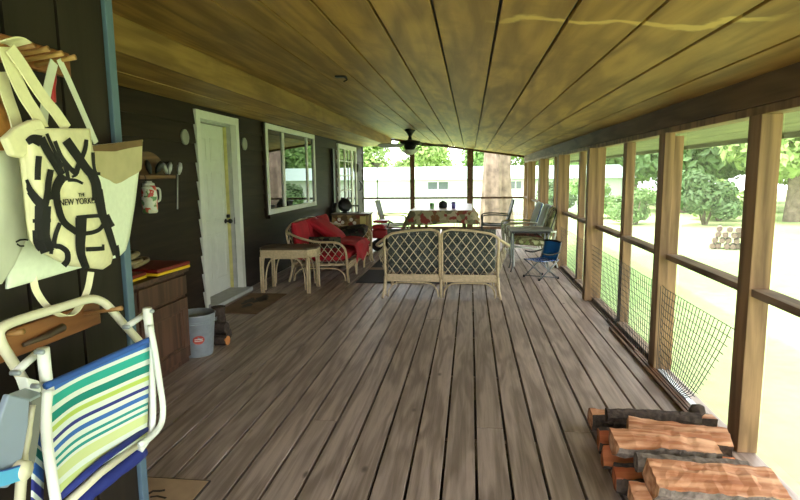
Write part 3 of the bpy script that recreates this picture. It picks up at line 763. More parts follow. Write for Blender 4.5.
# plastic armrest folded down at the left, putty tube, second sling strip, blue strap
out = [(9,394),(30,399),(29,425),(24,452),(18,478),(8,488),(-10,488),(-10,452),(0,420)]
a = MB(); f = plate(-.92, out); a.prism(f, (-.015,0,0)); a.build('armrest', M['armgrey'], t, bevel=.004)
b = MB(); f1 = plate(-.925, [(9,394),(30,399)]); f2 = plate(-.985, [(25,388),(42,393)])
b.prism([f1[0], f1[1], f2[1], f2[0]], (0,0,-.006)); b.build('armrest_end', M['armgrey'], t)
b = MB(); b.prism(plate(-.975, [(32,397),(42,393),(40,430),(35,462),(24,484),(20,484),(27,452)]), (-.006,0,0)); b.build('armrest_inside', M['armdark'], t)
MB().tube(cr(plate(-.95, [(33,405),(28,435),(23,462),(19,510)]), 4), [.006]*4+[.008]*4+[.011]*5, 10).build('arm_tube', M['putty'], t, smooth=True)
MB().lathe([(0,.03),(.02,.028),(.022,0),(.022,-.03),(0,-.032)], P(14,470,x=-.93), 14, mX).build('arm_pivot', M['cream'], t, smooth=True)
b = MB(); b.slab(lambda u, v: P(34+11*u-2*v, 432+(10*u-4)+80*v, x=-1.03-.02*u), 4, 14, lambda u, v: Vector((-.004,0,0)))
uv2 = [(i/4, j/14) for j in range(15) for i in range(5)]*2
M['sling2'] = stripes('striped_seat_sling', [(0,Bl),(.16,Wt),(.2,Tl2),(.32,Wt),(.4,Bl),(.56,Wt),(.64,Nv),(.78,Wt),(.86,Nv)])
b.build('seat_sling', M['sling2'], t, smooth=True, uvf=uv2)
b = MB().ribbon(plate(-.905, [(-8,481),(6,478),(20,473.5)]), (0,0,1), .028, .004); b.build('arm_strap', M['sky_blue'], t)
b = MB().ribbon(plate(-.906, [(-8,476),(6,473),(20,468.5)]), (0,0,1), .014, .004); b.build('strap_edge', M['blue'], t)

# tan board on the floor at the left bottom
b = MB(); c = [P(a,c_,z=0) for a,c_ in ((146,478),(211,482),(196,503),(142,503))]
y0 = 1.95; x0, x1 = -1.62, c[1].x
t = thing('floor_mat', 'tan mat with a dark edge lying on the deck at the bottom left', 'mat', (-1.4,2.15,0))
MB().box(-1.17-.5, x1, y0, c[0].y, .001, .008).build('mat_edge', M['matdark'], t)
MB().box(-1.17-.49, x1-.008, y0+.008, c[0].y-.008, .001, .0095).build('mat_top', M['matt'], t)
b = MB(); b.ribbon([Vector(P(a,c_,z=.011)) for a,c_ in ((148,494),(153,491),(160,491),(165,490))], (0,1,0), .014, .002).ribbon([Vector(P(a,c_,z=.011)) for a,c_ in ((150,497),(157,496),(166,498))], (0,1,0), .01, .002)
b.build('dark_mark', M['matdark'], t)

# ================================================================ AGAINST THE HOUSE WALL, LEFT
# cabinet: drawers above panel doors
CX0, CX1, CY0, CY1, CT = XW+.035, -2.19, 2.75, 4.06, .752
t = thing('cabinet', 'dark brown wooden cabinet with drawers and panel doors behind the teal corner board', 'cabinet', ((CX0+CX1)/2,(CY0+CY1)/2,0))
MB().box(CX0, CX1-.022, CY0, CY1, 0, CT-.03).build('carcass', M['cab'], t, bevel=.003)
MB().box(CX0, CX1+.012, CY0-.01, CY1+.015, CT-.028, CT).build('top_board', M['cab'], t, bevel=.004)
n = 2; w = (CY1-CY0)/n
for i in range(n):
    a, c = CY0+w*i+.012, CY0+w*(i+1)-.012
    dr_ = MB().box(CX1-.02, CX1+.002, a, c, .55, .70).build('drawer', M['cab'], t, bevel=.005)
    do = MB(); wframe(do, a, c, .05, .525, .085, CX1-.02, CX1+.002); do.box(CX1-.02, CX1-.010, a+.08, c-.08, .13, .445); wframe(do, a+.085, c-.085, .135, .44, .02, CX1-.012, CX1-.004)
    do.build('door', M['cab'], t, bevel=.004)
# cushions and rope on the cabinet
def cushion_flat(name, label, cat, x0, x1, y0, y1, z, th, rot, group=None):
    t = thing(name, label, cat, ((x0+x1)/2,(y0+y1)/2,z), rot, group)
    w, d = (x1-x0)/2, (y1-y0)/2
    MB().box(-w, w, -d, d, .0, th*.42).build('yellow_side', M['vyel'], t, bevel=.006, world=False)
    MB().box(-w, w, -d, d, th*.42, th).build('red_top', M['vred'], t, bevel=.008, world=False)
    return t
cushion_flat('boat_cushion', 'lower red and yellow flat cushion on the dark cabinet', 'cushion', -2.62, -2.23, 3.05, 3.60, CT+.002, .045, .03)
cushion_flat('boat_cushion', 'red and yellow flat cushion at the far end of the dark cabinet, edge sticking out', 'cushion', -2.62, -2.17, 3.66, 4.08, CT+.002, .05, -.06)
b = MB(); 
pts = []
for k in range(48):
    a = k/48*2*PI*4; tn = a/(2*PI); r = .10+.022*math.sin(tn*2.6+1); ox, oy = .02*math.sin(tn*1.9), .05*math.sin(tn*1.3+.5)
    pts.append((-2.47+ox+r*1.0*math.cos(a), 3.60+oy+r*2.5*math.sin(a), CT+.072+.027*tn+.010*math.sin(a*1.5)))
b.tube(cr(pts, 4), .0155, 8)
tag(b.build('rope_coil', M['rope'], None, smooth=True), 'thick grey brown rope coiled on top of the cushions on the cabinet', 'rope')

# rack with golf clubs, mug, wall plates
zr = 1.47
t = thing('wall_rack', 'small brown wall rack with an arched back above the fruit mug', 'rack', (XW+.1, 4.9, zr))
arch = [(XW+.03, 4.50, zr)]+[(XW+.03, 4.76-.27*math.cos(a*PI/14), zr+.02+.19*math.sin(a*PI/14)) for a in range(15)]+[(XW+.03, 5.03, zr)]
MB().prism(arch, (.015,0,0)).build('arched_back', M['rackdark'], t, bevel=.003)
MB().box(XW+.03, XW+.15, 4.45, 5.03, zr-.035, zr).build('shelf', M['rackdark'], t, bevel=.006)
def club_head(lab, y, z, s, tilt, mat):
    x = XW+.12
    m = Matrix.Rotation(tilt, 3, 'X') @ Matrix.Rotation(.5, 3, 'Z')
    t = thing('golf_club', lab, 'golf club', (x, y, z))
    MB().lathe([(0,-.055*s),(.022*s,-.05*s),(.042*s,-.01*s),(.038*s,.03*s),(.02*s,.05*s),(0,.053*s)], (x,y,z+.055*s), 14, m, sx=.5).build('head', mat, t, smooth=True)
    return t
club_head('dark golf club head on the left of the wall rack', 4.63, zr+.004, 1.2, .4, M['blackp'])
club_head('black golf club head lying middle of the wall rack', 4.80, zr+.004, 1.2, -.9, M['blackp'])
club_head('silver golf club head between the black one and the end of the wall rack', 4.90, zr+.004, 1.0, .5, M['chrome'])
club_head('silver golf club head at the right end of the wall rack shelf', 4.98, zr+.004, 1.1, -.3, M['chrome'])
x = XW+.12
pt, pb = P(177.5,174,x=x), P(177.5,209,x=x)
t = thing('golf_club', 'golf club with a silver head and its whole shaft hanging beside the wall rack', 'golf club', pb)
MB().tube([pb, pt], .007, 8).build('shaft', M['chrome'], t, smooth=True)
MB().lathe([(0,-.06),(.02,-.055),(.04,-.02),(.045,.02),(.03,.055),(0,.06)], pt+Vector((0,.045,.05)), 14, Matrix.Rotation(-.35,3,'X')@Matrix.Rotation(.3,3,'Z'), sx=.5).build('head', M['chrome'], t, smooth=True)
# mug
c0 = P(150.5,213,x=XW+.20)
t = thing('mug', 'tall white mug with a fruit print and handle hanging under the wall rack', 'mug', c0)
h = P(150,181,x=XW+.20).z-c0.z
MB().lathe([(0,0),(.052,0),(.06,.01),(.064,h*.55),(.058,h*.8),(.05,h*.86),(.046,h*.84),(.05,.02),(0,.015)], c0, 24).build('mug_body', M['mugc'], t, smooth=True)
MB().lathe([(0,h*.86),(.05,h*.86),(.046,h*.93),(.03,h*.95),(.026,h),(0,h)], c0, 24).build('lid', M['white'], t, smooth=True)
MB().tube(cr([c0+Vector((.02,.055,h*.78)), c0+Vector((.03,.11,h*.74)), c0+Vector((.03,.12,h*.55)), c0+Vector((.03,.105,h*.38)), c0+Vector((.02,.06,h*.33))], 5), .009, 8).build('handle', M['white'], t, smooth=True)
MB().tube([c0+Vector((-.01,0,h*.95)), c0+Vector((-.03,0,h+.05))], .003, 6).build('hook', M['black'], t)
for p, lab in (((185,137), 'pale round plate on the wall between the wall rack and the white door'), ((244.5,144), 'pale round plate on the wall between the white door and the window')):
    c = P(*p, x=XW+.03)
    o = MB().lathe([(0,-.012),(.075,-.012),(.08,.004),(.066,.012),(.05,.008),(0,.008)], c, 24, mX).build('wall_plate', M['disc'], None, smooth=True); tag(o, lab, 'plate')
# bucket
bc = Vector((-2.225, 4.235, 0))
t = thing('bucket', 'galvanised steel pail with a red oval badge beside the cabinet', 'bucket', bc)
MB().lathe([(0,.0),(.115,.0),(.12,.008),(.150,.335),(.156,.345),(.150,.352),(.143,.345),(.112,.02),(0,.018)], bc, 36).lathe([(.1475,.285),(.151,.29),(.1485,.295)], bc, 36).lathe([(.1465,.27),(.150,.275),(.1475,.28)], bc, 36).build('pail', M['galv'], t, smooth=True)
d = Vector((.62,-.78,0)).normalized(); 
b = MB(); lg = []
for k in range(20):
    a = 2*PI*k/20; ang = math.atan2(d.y, d.x)-.12+.34*math.cos(a); z = .150+.036*math.sin(a); r = .121+.030*(z/.335)+.002
    lg.append(bc+Vector((r*math.cos(ang), r*math.sin(ang), z)))
b.prism(lg, d*-.002); b.build('oval_badge', M['logo'], t)
lg = []
b = MB()
for zz in (.143,.157):
    for k in range(8):
        ang = math.atan2(d.y, d.x)-.12+.22*(k-3.5)/4; r = .121+.030*(zz/.335)+.0035
        p = bc+Vector((r*math.cos(ang), r*math.sin(ang), zz)); b.obox(p, (.004,.012,.005), Matrix.Rotation(ang,3,'Z'))
b.build('badge_lettering', M['white'], t)
MB().tube(cr([bc+Vector((.05,.135,.30)), bc+Vector((.075,.15,.27)), bc+Vector((.10,.13,.25)), bc+Vector((.13,.10,.29))], 4), .004, 6).lathe([(0,-.012),(.012,-.01),(.012,.01),(0,.012)], bc+Vector((.128,.075,.275)), 10, mX).build('bail', M['steel'], t, smooth=True)
# small logs beside the bucket
def log(name, label, p0, p1, r, mat, endmat, group=None, sides=14, seed=0):
    p0, p1 = Vector(p0), Vector(p1); t = thing(name, label, 'log', (p0+p1)/2-Vector((0,0,r)), 0, group)
    n = 8; pts = [p0.lerp(p1, i/n) for i in range(n+1)]
    b = MB().tube(pts, [r*(1+.10*noise.noise(Vector((i*.7, seed, 0)))) for i in range(n+1)], sides, caps=False)
    for i, v in enumerate(b.v): b.v[i] = v+Vector((noise.noise(v*25), noise.noise(v*25+Vector((9,0,0))), noise.noise(v*25+Vector((0,9,0)))))*r*.12
    b.build('bark', mat, t, smooth=True)
    dr = (p1-p0).normalized()
    for q, s in ((p0,-1),(p1,1)):
        MB().tube([q-dr*s*.01, q+dr*s*.003], r*.94, sides).build('cut_end', endmat, t)
    return t
log('log', 'short dark log with an orange cut end in front of the pile by the bucket', (-2.42,4.50,.045), (-2.075,4.475,.045), .042, M['bark'], M['orange'], seed=3)
log('log', 'dark log at the back of the small wood pile by the bucket', (-2.50,4.72,.05), (-2.14,4.64,.05), .048, M['bark'], M['bark'], seed=4)
log('log', 'dark log on top of the small wood pile by the bucket', (-2.47,4.62,.135), (-2.12,4.56,.135), .048, M['bark'], M['bark'], seed=5)
log('log', 'dark log standing on end behind the bucket', (-2.30,4.80,.001), (-2.30,4.80,.26), .06, M['bark'], M['bark'], seed=6)
# door mat
t = thing('door_mat', 'worn brown door mat on the deck in front of the white door', 'mat', (-2.43,6.1,0))
MB().box(-2.70, -2.24, 5.55, 6.55, .001, .012).build('mat_pile', M['dmat'], t, bevel=.003)
b = MB()
for cx, cy, sx, sy in ((-2.55,6.12,.05,.16),(-2.45,6.26,.06,.2),(-2.48,5.90,.05,.1),(-2.40,6.2,.04,.1)):
    b.prism([(cx+sx*math.cos(a*PI/7)*(1+.3*math.sin(a*3)), cy+sy*math.sin(a*PI/7)*(1+.3*math.cos(a*5)), .0125) for a in range(14)], (0,0,.001))
b.build('worn_patch', M['matdark'], t)
# ================================================================ WICKER FURNITURE
def lattice(b, org, ux, uz, w, h, step, r, hfun=None):
    """crossing diagonal canes in a panel w x h"""
    org, ux, uz = Vector(org), Vector(ux), Vector(uz)
    k = -h
    sl = 1.35                                  # rise per run
    run = h/sl
    s = -run
    while s < w:
        for sg in (1, -1):
            p0, p1 = (s, 0.0), (s+run, h)
            if sg < 0: p0, p1 = (s+run, 0.0), (s, h)
            N_ = 14; seg = []
            for i in range(N_+1):
                t = i/N_; x = p0[0]+(p1[0]-p0[0])*t; z = p0[1]+(p1[1]-p0[1])*t
                if 0 <= x <= w and z <= (hfun(x) if hfun else h): seg.append(org+ux*x+uz*z)
            if len(seg) > 1: b.tube([seg[0], seg[-1]], r, 5)
        s += step
def arch_brace(b, p0, p1, ztop, r=.009):
    p0, p1 = Vector(p0), Vector(p1)
    pts = [p0, p0.lerp(p1,.03)+Vector((0,0,(ztop-p0.z)*.55)), p0.lerp(p1,.14)+Vector((0,0,(ztop-p0.z)*.93)), p0.lerp(p1,.32)+Vector((0,0,ztop-p0.z)),
           p0.lerp(p1,.68)+Vector((0,0,ztop-p0.z)), p0.lerp(p1,.86)+Vector((0,0,(ztop-p0.z)*.93)), p0.lerp(p1,.97)+Vector((0,0,(ztop-p0.z)*.55)), p1]
    b.tube(cr(pts, 4), r, 6)
def woven_band(b, p0, p1, z0, z1, thick=.03):
    """woven cane strip: overlapping slanted strands"""
    p0, p1 = Vector(p0), Vector(p1); d = (p1-p0); L = d.length; d.normalize(); nr = Vector((-d.y, d.x, 0)); n = max(4, int(L/.028))
    m = Matrix((d, nr, Vector((0,0,1)))).transposed()
    b.obox((p0+p1)/2+Vector((0,0,(z0+z1)/2)), (L, thick*.55, z1-z0), m)
    for i in range(n):
        c = p0+d*((i+.5)*L/n)+Vector((0,0,(z0+z1)/2))
        for sg in (1, -1):
            zz = (z1-z0)*.25*sg
            mm = m @ Matrix.Rotation(.6*sg, 3, 'Y'); b.obox(c+Vector((0,0,zz)), (L/n*1.05, thick, (z1-z0)*.22), mm)
    for z in (z0, z1): b.tube([p0+Vector((0,0,z)), p1+Vector((0,0,z))], .008, 6)
def cushion(fnc, w, d, h, puff=.35, n=10):
    """soft block, w x d x h about the origin, handed through fnc"""
    b = MB(); 
    def pt(q):
        x, y, z = q
        ex = 1-abs(x)**6; ey = 1-abs(y)**6
        zz = z*(1-.45*(abs(x)**8))*(1-.45*(abs(y)**8))
        return fnc(Vector((x*w/2*(1-.04*abs(z)), y*d/2*(1-.04*abs(z)), zz*h/2*(1+puff*.5*(1-x*x)*(1-y*y)))))
    for ax in range(3):
        for sg in (-1, 1):
            def f(u, v, ax=ax, sg=sg):
                a, c = u*2-1, v*2-1
                q = [a, c]; q.insert(ax, sg); return pt(q)
            b.grid(f, n, n if ax == 2 else 4) if ax == 2 else b.grid(f, n, n)
    return b
def wicker_sofa(name, label, loc, rz, L, D, nsec, cush_mat, seat_mat, seat_z=.25, top=.80):
    t = thing(name, label, 'wicker seat', loc, rz)
    hw = L/2; sw = L/nsec
    rt = M['rattan']
    lean = .10                                  # the back leans away from the seat
    Bk = lambda x, z: Vector((x, -lean*(z-seat_z)/(top-seat_z) if z > seat_z else 0, z))
    arc = lambda x: top-.075*abs(x/hw)**2.6-.012*math.exp(-((x)/.04)**2)
    fr = MB()
    n = 24
    if nsec == 2:
        rng = [(-hw+.005, -.014), (.014, hw-.005)]
    else:
        rng = [(-hw+.005, hw-.005)]
    for a, c in rng:
        pts = [Bk(a, seat_z-.02), Bk(a, (seat_z+arc(a))/2), Bk(a, arc(a)-.05)]
        top_pts = [Bk(a+(c-a)*(.06+.88*i/10), arc(a+(c-a)*(.06+.88*i/10))-(.015 if i in (0,10) else 0)) for i in range(11)]
        pts2 = [Bk(c, arc(c)-.05), Bk(c, (seat_z+arc(c))/2), Bk(c, seat_z-.02)]
        fr.tube(cr(pts+top_pts+pts2, 3), .015, 8)
    if nsec > 2:
        for i in range(1, nsec): x = -hw+sw*i; fr.tube([Bk(x, seat_z), Bk(x, arc(x)-.005)], .013, 8)
    fr.build('back_frame', rt, t, smooth=True, world=False)
    for i in range(nsec):
        b = MB(); x0 = -hw+sw*i+.02
        a, c = x0, x0+sw-.04
        lo = seat_z+.03
        lattice(b, Bk(a, lo), (1,0,0), (Bk(0,top)-Bk(0,lo)).normalized()*1.0, c-a, top-lo+.01, .105, .0052, lambda x: arc(a+x)-lo)
        b.build('back_lattice', M['rattan2'], t, smooth=True, world=False)
        b = MB(); woven_band(b, (x0,0,0), (x0+sw-.04,0,0), seat_z-.055, seat_z+.02, .026); b.build('woven_band', rt, t, world=False)
    # seat rails and front band
    b = MB(); b.tube([(-hw,D,seat_z),(hw,D,seat_z)], .016, 8).tube([(-hw,0,seat_z-.03),(-hw,D,seat_z-.0)], .014, 8).tube([(hw,0,seat_z-.03),(hw,D,seat_z)], .014, 8)
    for i in range(7): x = -hw+L*(i+.5)/7; b.tube([(x,0,seat_z-.03),(x,D,seat_z-.01)], .01, 6)
    b.build('seat_frame', rt, t, smooth=True, world=False)
    b = MB(); woven_band(b, (-hw,D,0), (hw,D,0), seat_z-.065, seat_z-.005, .026); b.build('front_band', rt, t, world=False)
    # legs
    for sx in (-1, 1):
        for (y, dy) in ((0, -.05), (D, .03)):
            MB().tube(cr([(sx*hw,y,seat_z),(sx*(hw+.006),y+dy*.35,seat_z*.5),(sx*(hw+.03),y+dy,0.004)], 4), [.017]*8+[.015], 8).build('leg', rt, t, smooth=True, world=False)
    for i in range(1, nsec):
        x = -hw+sw*i
        for y in (0, D): MB().tube([(x,y,seat_z-.03),(x,y,.004)], .016, 8).build('leg', rt, t, smooth=True, world=False)
    b = MB()
    for i in range(nsec):
        for y in (0, D): arch_brace(b, (-hw+sw*i+.03,y,.01), (-hw+sw*(i+1)-.03,y,.01), seat_z-.075)
    for sx in (-1, 1): arch_brace(b, (sx*hw,.02,.02), (sx*hw,D-.02,.02), seat_z-.06)
    b.build('leg_braces', rt, t, smooth=True, world=False)
    # arms
    az = .56
    for sx in (-1, 1):
        X = lambda z, o=0.0: sx*(hw+.12*max(0,(z-seat_z))/(az-seat_z)*o)
        b = MB()
        b.tube(cr([(X(0),D,seat_z-.02),(X(.4,1),D+.005,.40),(X(.5,1),D-.02,.50),(X(az,1),D-.12,az),(X(az,1),D*.5,az+.01),(X(az,1),D*.2,az+.06),(sx*hw,Bk(0,.7).y+.01,arc(hw)-.04)], 5), .016, 8)
        b.build('arm', rt, t, smooth=True, world=False)
        b = MB()
        ux = Vector((0,1,0)); uz = Vector((sx*.10/(az-seat_z), 0, 1)).normalized()
        lattice(b, (sx*hw,.03,seat_z+.0), ux, uz, D-.05, az-seat_z, .10, .0048, lambda x: (az-seat_z) if x < D-.16 else (az-seat_z)-.13*((x-D+.16)/.13)**2)
        b.build('arm_lattice', M['rattan2'], t, smooth=True, world=False)
    # cushions
    cw = (L-.04)/nsec
    for i in range(nsec):
        cx = -hw+.02+cw*(i+.5)
        cushion(lambda p: Vector((cx+p.x, D*.53+p.y, seat_z+.085+p.z)), cw*.985, D*.93, .13).build('seat_cushion', seat_mat, t, smooth=True, world=False)
        Rm = Matrix.Rotation(PI/2+.18, 3, 'X')
        cushion(lambda p: Vector((cx, .105-lean*.6, seat_z+.33))+Rm@p, cw*.97, .47, .12).build('back_cushion', cush_mat, t, smooth=True, world=False)
    return t
wicker_sofa('wicker_loveseat', 'wicker loveseat with a lattice back and dark cushions, seen from behind on the deck', (-.335,6.47,0), 0, 1.32, .72, 2, M['darkcush'], M['darkcush'], .26, .825)
wicker_sofa('wicker_settee', 'long wicker settee with red cushions against the house wall under the window', (-2.42,8.30,0), -PI/2, 1.86, .76, 3, M['red'], M['red'], .25, .80)
# red throw pulled over the settee's near half, printed cushion on its far end
t = MB()
def thr(u, v):
    y = 7.75+.95*u; 
    path = [(-2.12,.455),(-1.9,.455),(-1.68,.45),(-1.615,.42),(-1.59,.32),(-1.585,.20+.05*math.sin(u*9))]
    q = cr([(a,0,c) for a,c in path], 4); f = v*(len(q)-1); i = min(int(f), len(q)-2); p = q[i].lerp(q[i+1], f-i)
    s = .035*noise.noise(Vector((u*4, v*5, 2)))
    return Vector((p.x+s*.6, y+.05*math.sin(v*5), p.z+abs(s)+.012+.02*math.sin(PI*u)))
t.slab(thr, 26, 36, lambda u, v: Vector((-.006,0,-.012)))
tag(t.build('red_throw', M['red'], None, smooth=True), 'red cloth throw drooping over the front edge of the wicker settee seat', 'throw')
Rm = Matrix.Rotation(PI/2-.7, 3, 'Y')
o = cushion(lambda p: Vector((-1.93,9.00,.525))+Matrix.Rotation(-.12,3,'Y')@Matrix.Rotation(.2,3,'X')@p, .50, .40, .15).build('throw_pillow', M['campat'], None, smooth=True)
tag(o, 'dark leaf patterned pillow on the far end of the red settee', 'pillow')
o = cushion(lambda p: Vector((-2.02,7.60,.52))+Matrix.Rotation(PI/2,3,'X')@p, .46, .16, .10).build('throw_pillow', M['campat'], None, smooth=True)
tag(o, 'dark leaf patterned pillow behind the lattice of the settee arm nearest the camera', 'pillow')

o = cushion(lambda p: Vector((-2.17,8.36,.625))+Matrix.Rotation(.62,3,'Y')@p, .52, .62, .13).build('red_cushion', M['red'], None, smooth=True)
tag(o, 'loose red cushion slumped across the middle of the wicker settee', 'cushion')
# side table
sx0, sy0 = -2.26, 6.80
t = thing('wicker_side_table', 'pale wicker side table with a dark top between the white door and the settee', 'side table', (sx0,sy0,0), .06)
oct_ = [(-.36,-.10),(-.31,-.22),(.27,-.22),(.36,-.08),(.36,.14),(.29,.24),(-.29,.24),(-.36,.14)]
MB().prism([(a,c,.545) for a,c in oct_], (0,0,.024)).build('table_top', M['ltop'], t, bevel=.006, world=False)
b = MB()
for i in range(8):
    p, q = oct_[i], oct_[(i+1) % 8]; woven_band(b, (p[0]*.97,p[1]*.97,0), (q[0]*.97,q[1]*.97,0), .455, .54, .022)
b.build('apron', M['rattan'], t, world=False)
for (a, c) in ((-.31,-.20),(.27,-.20),(-.29,.22),(.30,.22)):
    b = MB().tube([(a-.012,c,.46),(a-.014,c,.004)], .014, 8).tube([(a+.014,c,.46),(a+.016,c,.004)], .012, 8); b.build('leg', M['rattan'], t, smooth=True, world=False)
b = MB(); arch_brace(b, (-.27,-.20,.05), (.23,-.20,.05), .44); arch_brace(b, (.27,-.17,.05), (.30,.19,.05), .44); arch_brace(b, (-.31,-.17,.05), (-.29,.19,.05), .44); arch_brace(b, (-.26,.22,.05), (.26,.22,.05), .44)
b.build('leg_braces', M['rattan'], t, smooth=True, world=False)

# rug
t = thing('rug', 'dark striped rug on the deck between the settee and the loveseat', 'rug', (-.6,8.7,0))
MB().box(-1.54, .25, 7.35, 10.1, .001, .012).build('rug_pile', M['rug'], t)
MB().box(-1.54, .25, 8.35, 8.55, .0122, .0135).build('tan_stripe', M['rugtan'], t)

# woven chest with things on it
bx, by = -2.12, 10.05
t = thing('woven_chest', 'tall woven brown chest with white motifs beyond the red settee', 'chest', (bx,by,0))
MB().box(bx-.36, bx+.30, by-.20, by+.25, 0, .74).build('chest_body', M['woven'], t, bevel=.006)
MB().box(bx-.38, bx+.33, by-.23, by+.28, .74, .765).build('chest_top', M['ltop'], t, bevel=.005)
b = MB()
for (a, z) in ((-.28,.60),(-.22,.66),(-.16,.61),(-.22,.57),(.0,.66),(.06,.60)): b.lathe([(0,0),(.035,0),(.03,.006),(0,.008)], (bx+a,by-.198,z), 10, Matrix.Rotation(PI/2,3,'X'))
b.build('white_motif', M['motif'], t)
MB().box(bx+.16, bx+.27, by-.206, by-.20, .48, .72).build('lit_end', M['lit_yellow'], t)  # thin yellow slab standing for the light on the chest's right end
c = P(345,214,y=by)
t = thing('fan_heater', 'round black table fan or heater standing on the woven chest', 'appliance', (c.x,by,.766))
MB().lathe([(0,-.06),(.11,-.06),(.125,-.03),(.125,.02),(.09,.05),(0,.055)], (c.x,by,.91), 24, Matrix.Rotation(1.2,3,'X')@Matrix.Rotation(.5,3,'Y')).build('body', M['blackp'], t, smooth=True)
MB().lathe([(.08,0),(.07,.012),(.02,.03),(.018,.06),(0,.06)], (c.x,by,.766), 16).build('stand', M['blackp'], t, smooth=True)
c = P(358,214,y=by)
t = thing('desk_lamp', 'small black lamp with a flat head on the right of the woven chest', 'lamp', (c.x,by,.766))
MB().lathe([(.06,0),(.055,.01),(0,.012)], (c.x,by,.766), 16).build('base', M['blackp'], t, smooth=True)
MB().tube(cr([(c.x,by,.77),(c.x+.01,by,.84),(c.x,by,.89)], 4), .012, 8).build('stem', M['blackp'], t, smooth=True)
MB().box(c.x-.11, c.x+.03, by-.04, by+.04, .885, .912).build('head', M['blackp'], t, bevel=.008)
c = P(336,211,x=XW+.12)
o = cushion(lambda p: c+Vector((0,0,-.02))+Matrix.Rotation(.6,3,'X')@p, .10, .36, .30, .2).build('handbag', M['blackp'], None, smooth=True)
o.location.z = .0+o.location.z
tag(o, 'black soft bag against the wall at the left of the woven chest', 'bag')
# dark board and hooks on the house wall by the glazed door
o = MB().box(XW+.03, XW+.075, 11.52, 11.66, .005, 2.0).build('shutter', M['black'], None); tag(o, 'narrow black board standing on the house wall left of the far glazed door', 'board')
c = P(357,168,x=XW+.06)
t = thing('wall_lantern', 'small dark lantern on the wall right of the far glazed door', 'lantern', c)
MB().lathe([(0,.12),(.06,.08),(.05,.06),(.045,-.06),(.03,-.10),(0,-.11)], c, 12).build('body', M['black'], t, smooth=True)
MB().box(XW+.03, c.x, c.y-.015, c.y+.015, c.z+.02, c.z+.05).build('bracket', M['black'], t)
c = P(359.5,186,x=XW+.05)
MBc = MB().tube(cr([c+Vector((0,0,.13)), c+Vector((.04,.02,.05)), c+Vector((.03,.02,-.08)), c+Vector((0,0,-.12))], 5), .018, 8)
tag(MBc.build('wall_hook', M['black'], None, smooth=True), 'black curved hook on the wall below the small lantern', 'hook')

# red ride-on toy tractor
tx, ty = -1.60, 10.7
t = thing('toy_tractor', 'red ride-on toy tractor with black wheels on the far deck', 'toy', (tx,ty,0))
MB().box(tx-.27, tx+.02, ty-.14, ty+.14, .24, .42).box(tx-.27, tx-.02, ty-.15, ty+.15, .42, .50).build('hood', M['toyred'], t, bevel=.03)
MB().box(tx+.02, tx+.25, ty-.12, ty+.12, .20, .32).box(tx+.08, tx+.28, ty-.14, ty+.14, .36, .42).box(tx-.25, tx+.03, ty-.17, ty+.17, .54, .585).build('seat', M['toyred'], t, bevel=.02)
MB().tube([(tx+.0,ty,.42),(tx+.05,ty,.54)], .012, 8).lathe([(.08,-.008),(.09,0),(.08,.008),(.07,0),(.08,-.008)], (tx+.06,ty,.55), 16, Matrix.Rotation(.5,3,'Y')).build('steering_wheel', M['blackp'], t, smooth=True)
mY = Matrix.Rotation(PI/2, 3, 'X')
for (a, c, r) in ((-.16,-.18,.11),(-.16,.18,.11),(.14,-.20,.155),(.14,.20,.155)):
    MB().lathe([(0,-.03),(r*.5,-.035),(r*.9,-.04),(r,-.02),(r,.02),(r*.9,.04),(r*.5,.035),(0,.03)], (tx+a,ty+c,r+.002), 24, mY).build('wheel', M['blackp'], t, smooth=True)

# dining table with cloth
tz = .775
t = thing('dining_table', 'oblong patio table under the printed cloth at the far end of the porch', 'table', (-.56,11.6,0))
MB().box(-1.10, .0, 10.55, 12.75, tz-.03, tz-.003).build('table_top', M['clothtop'], t)
for a in (-.98, -.12):
    for c in (10.75, 12.55): MB().box(a-.03, a+.03, c-.03, c+.03, 0, tz-.03).build('leg', M['beam'], t)
t = thing('tablecloth', 'floral printed tablecloth with a pale top hanging over the far dining table', 'tablecloth', (-.56,11.6,tz-.3))
MB().box(-1.135, .035, 10.5, 12.85, tz-.001, tz+.006).build('cloth_top', M['clothtop'], t)
per = []
n = 80; X0, X1, YY0, YY1 = -1.135, .035, 10.5, 12.85
def per_pt(u):
    s = u*2*((X1-X0)+(YY1-YY0)); 
    for (a, c) in (((X0,YY0),(X1,YY0)),((X1,YY0),(X1,YY1)),((X1,YY1),(X0,YY1)),((X0,YY1),(X0,YY0))):
        L = abs(c[0]-a[0])+abs(c[1]-a[1])
        if s <= L+1e-9: return Vector((a[0]+(c[0]-a[0])*s/L, a[1]+(c[1]-a[1])*s/L, 0))
        s -= L
    return Vector((X0,YY0,0))
cen = Vector((-.55,11.67,0))
def drop(u, v):
    p = per_pt(u % 1.0); d = Vector((1 if p.x > X1-.01 else -1 if p.x < X0+.01 else 0, 1 if p.y > YY1-.01 else -1 if p.y < YY0+.01 else 0, 0))
    corner = (abs(d.x)+abs(d.y)) > 1
    fl = .14*v+.018*v*math.sin(u*75)
    return Vector((p.x+d.x*fl*(1.0), p.y+d.y*fl*.6, tz+.004-v*(.25+.02*math.sin(u*40)+(.06 if corner else 0))))
b = MB(); b.grid(drop, 160, 8, True); b.build('cloth_drop', M['cloth'], t, smooth=True)
def cup(name, label, px, py, r, h, mat):
    c = P(px, py, z=tz+.006)
    o = MB().lathe([(0,0),(r*.8,0),(r,h),(r*.92,h),(r*.72,.01),(0,.008)], c, 18).build(name, mat, None, smooth=True); return tag(o, label, 'cup')
cup('cup', 'light green cup on the left of the far dining table', 432, 208.5, .045, .11, M['green_cup'])
cup('cup', 'purple cup on the far dining table right of the black pot', 453.5, 208.5, .045, .13, M['purple_cup'])
c = P(443, 208, z=tz+.006)
t = thing('black_pot', 'black round pot with a lid in the middle of the far dining table', 'pot', c)
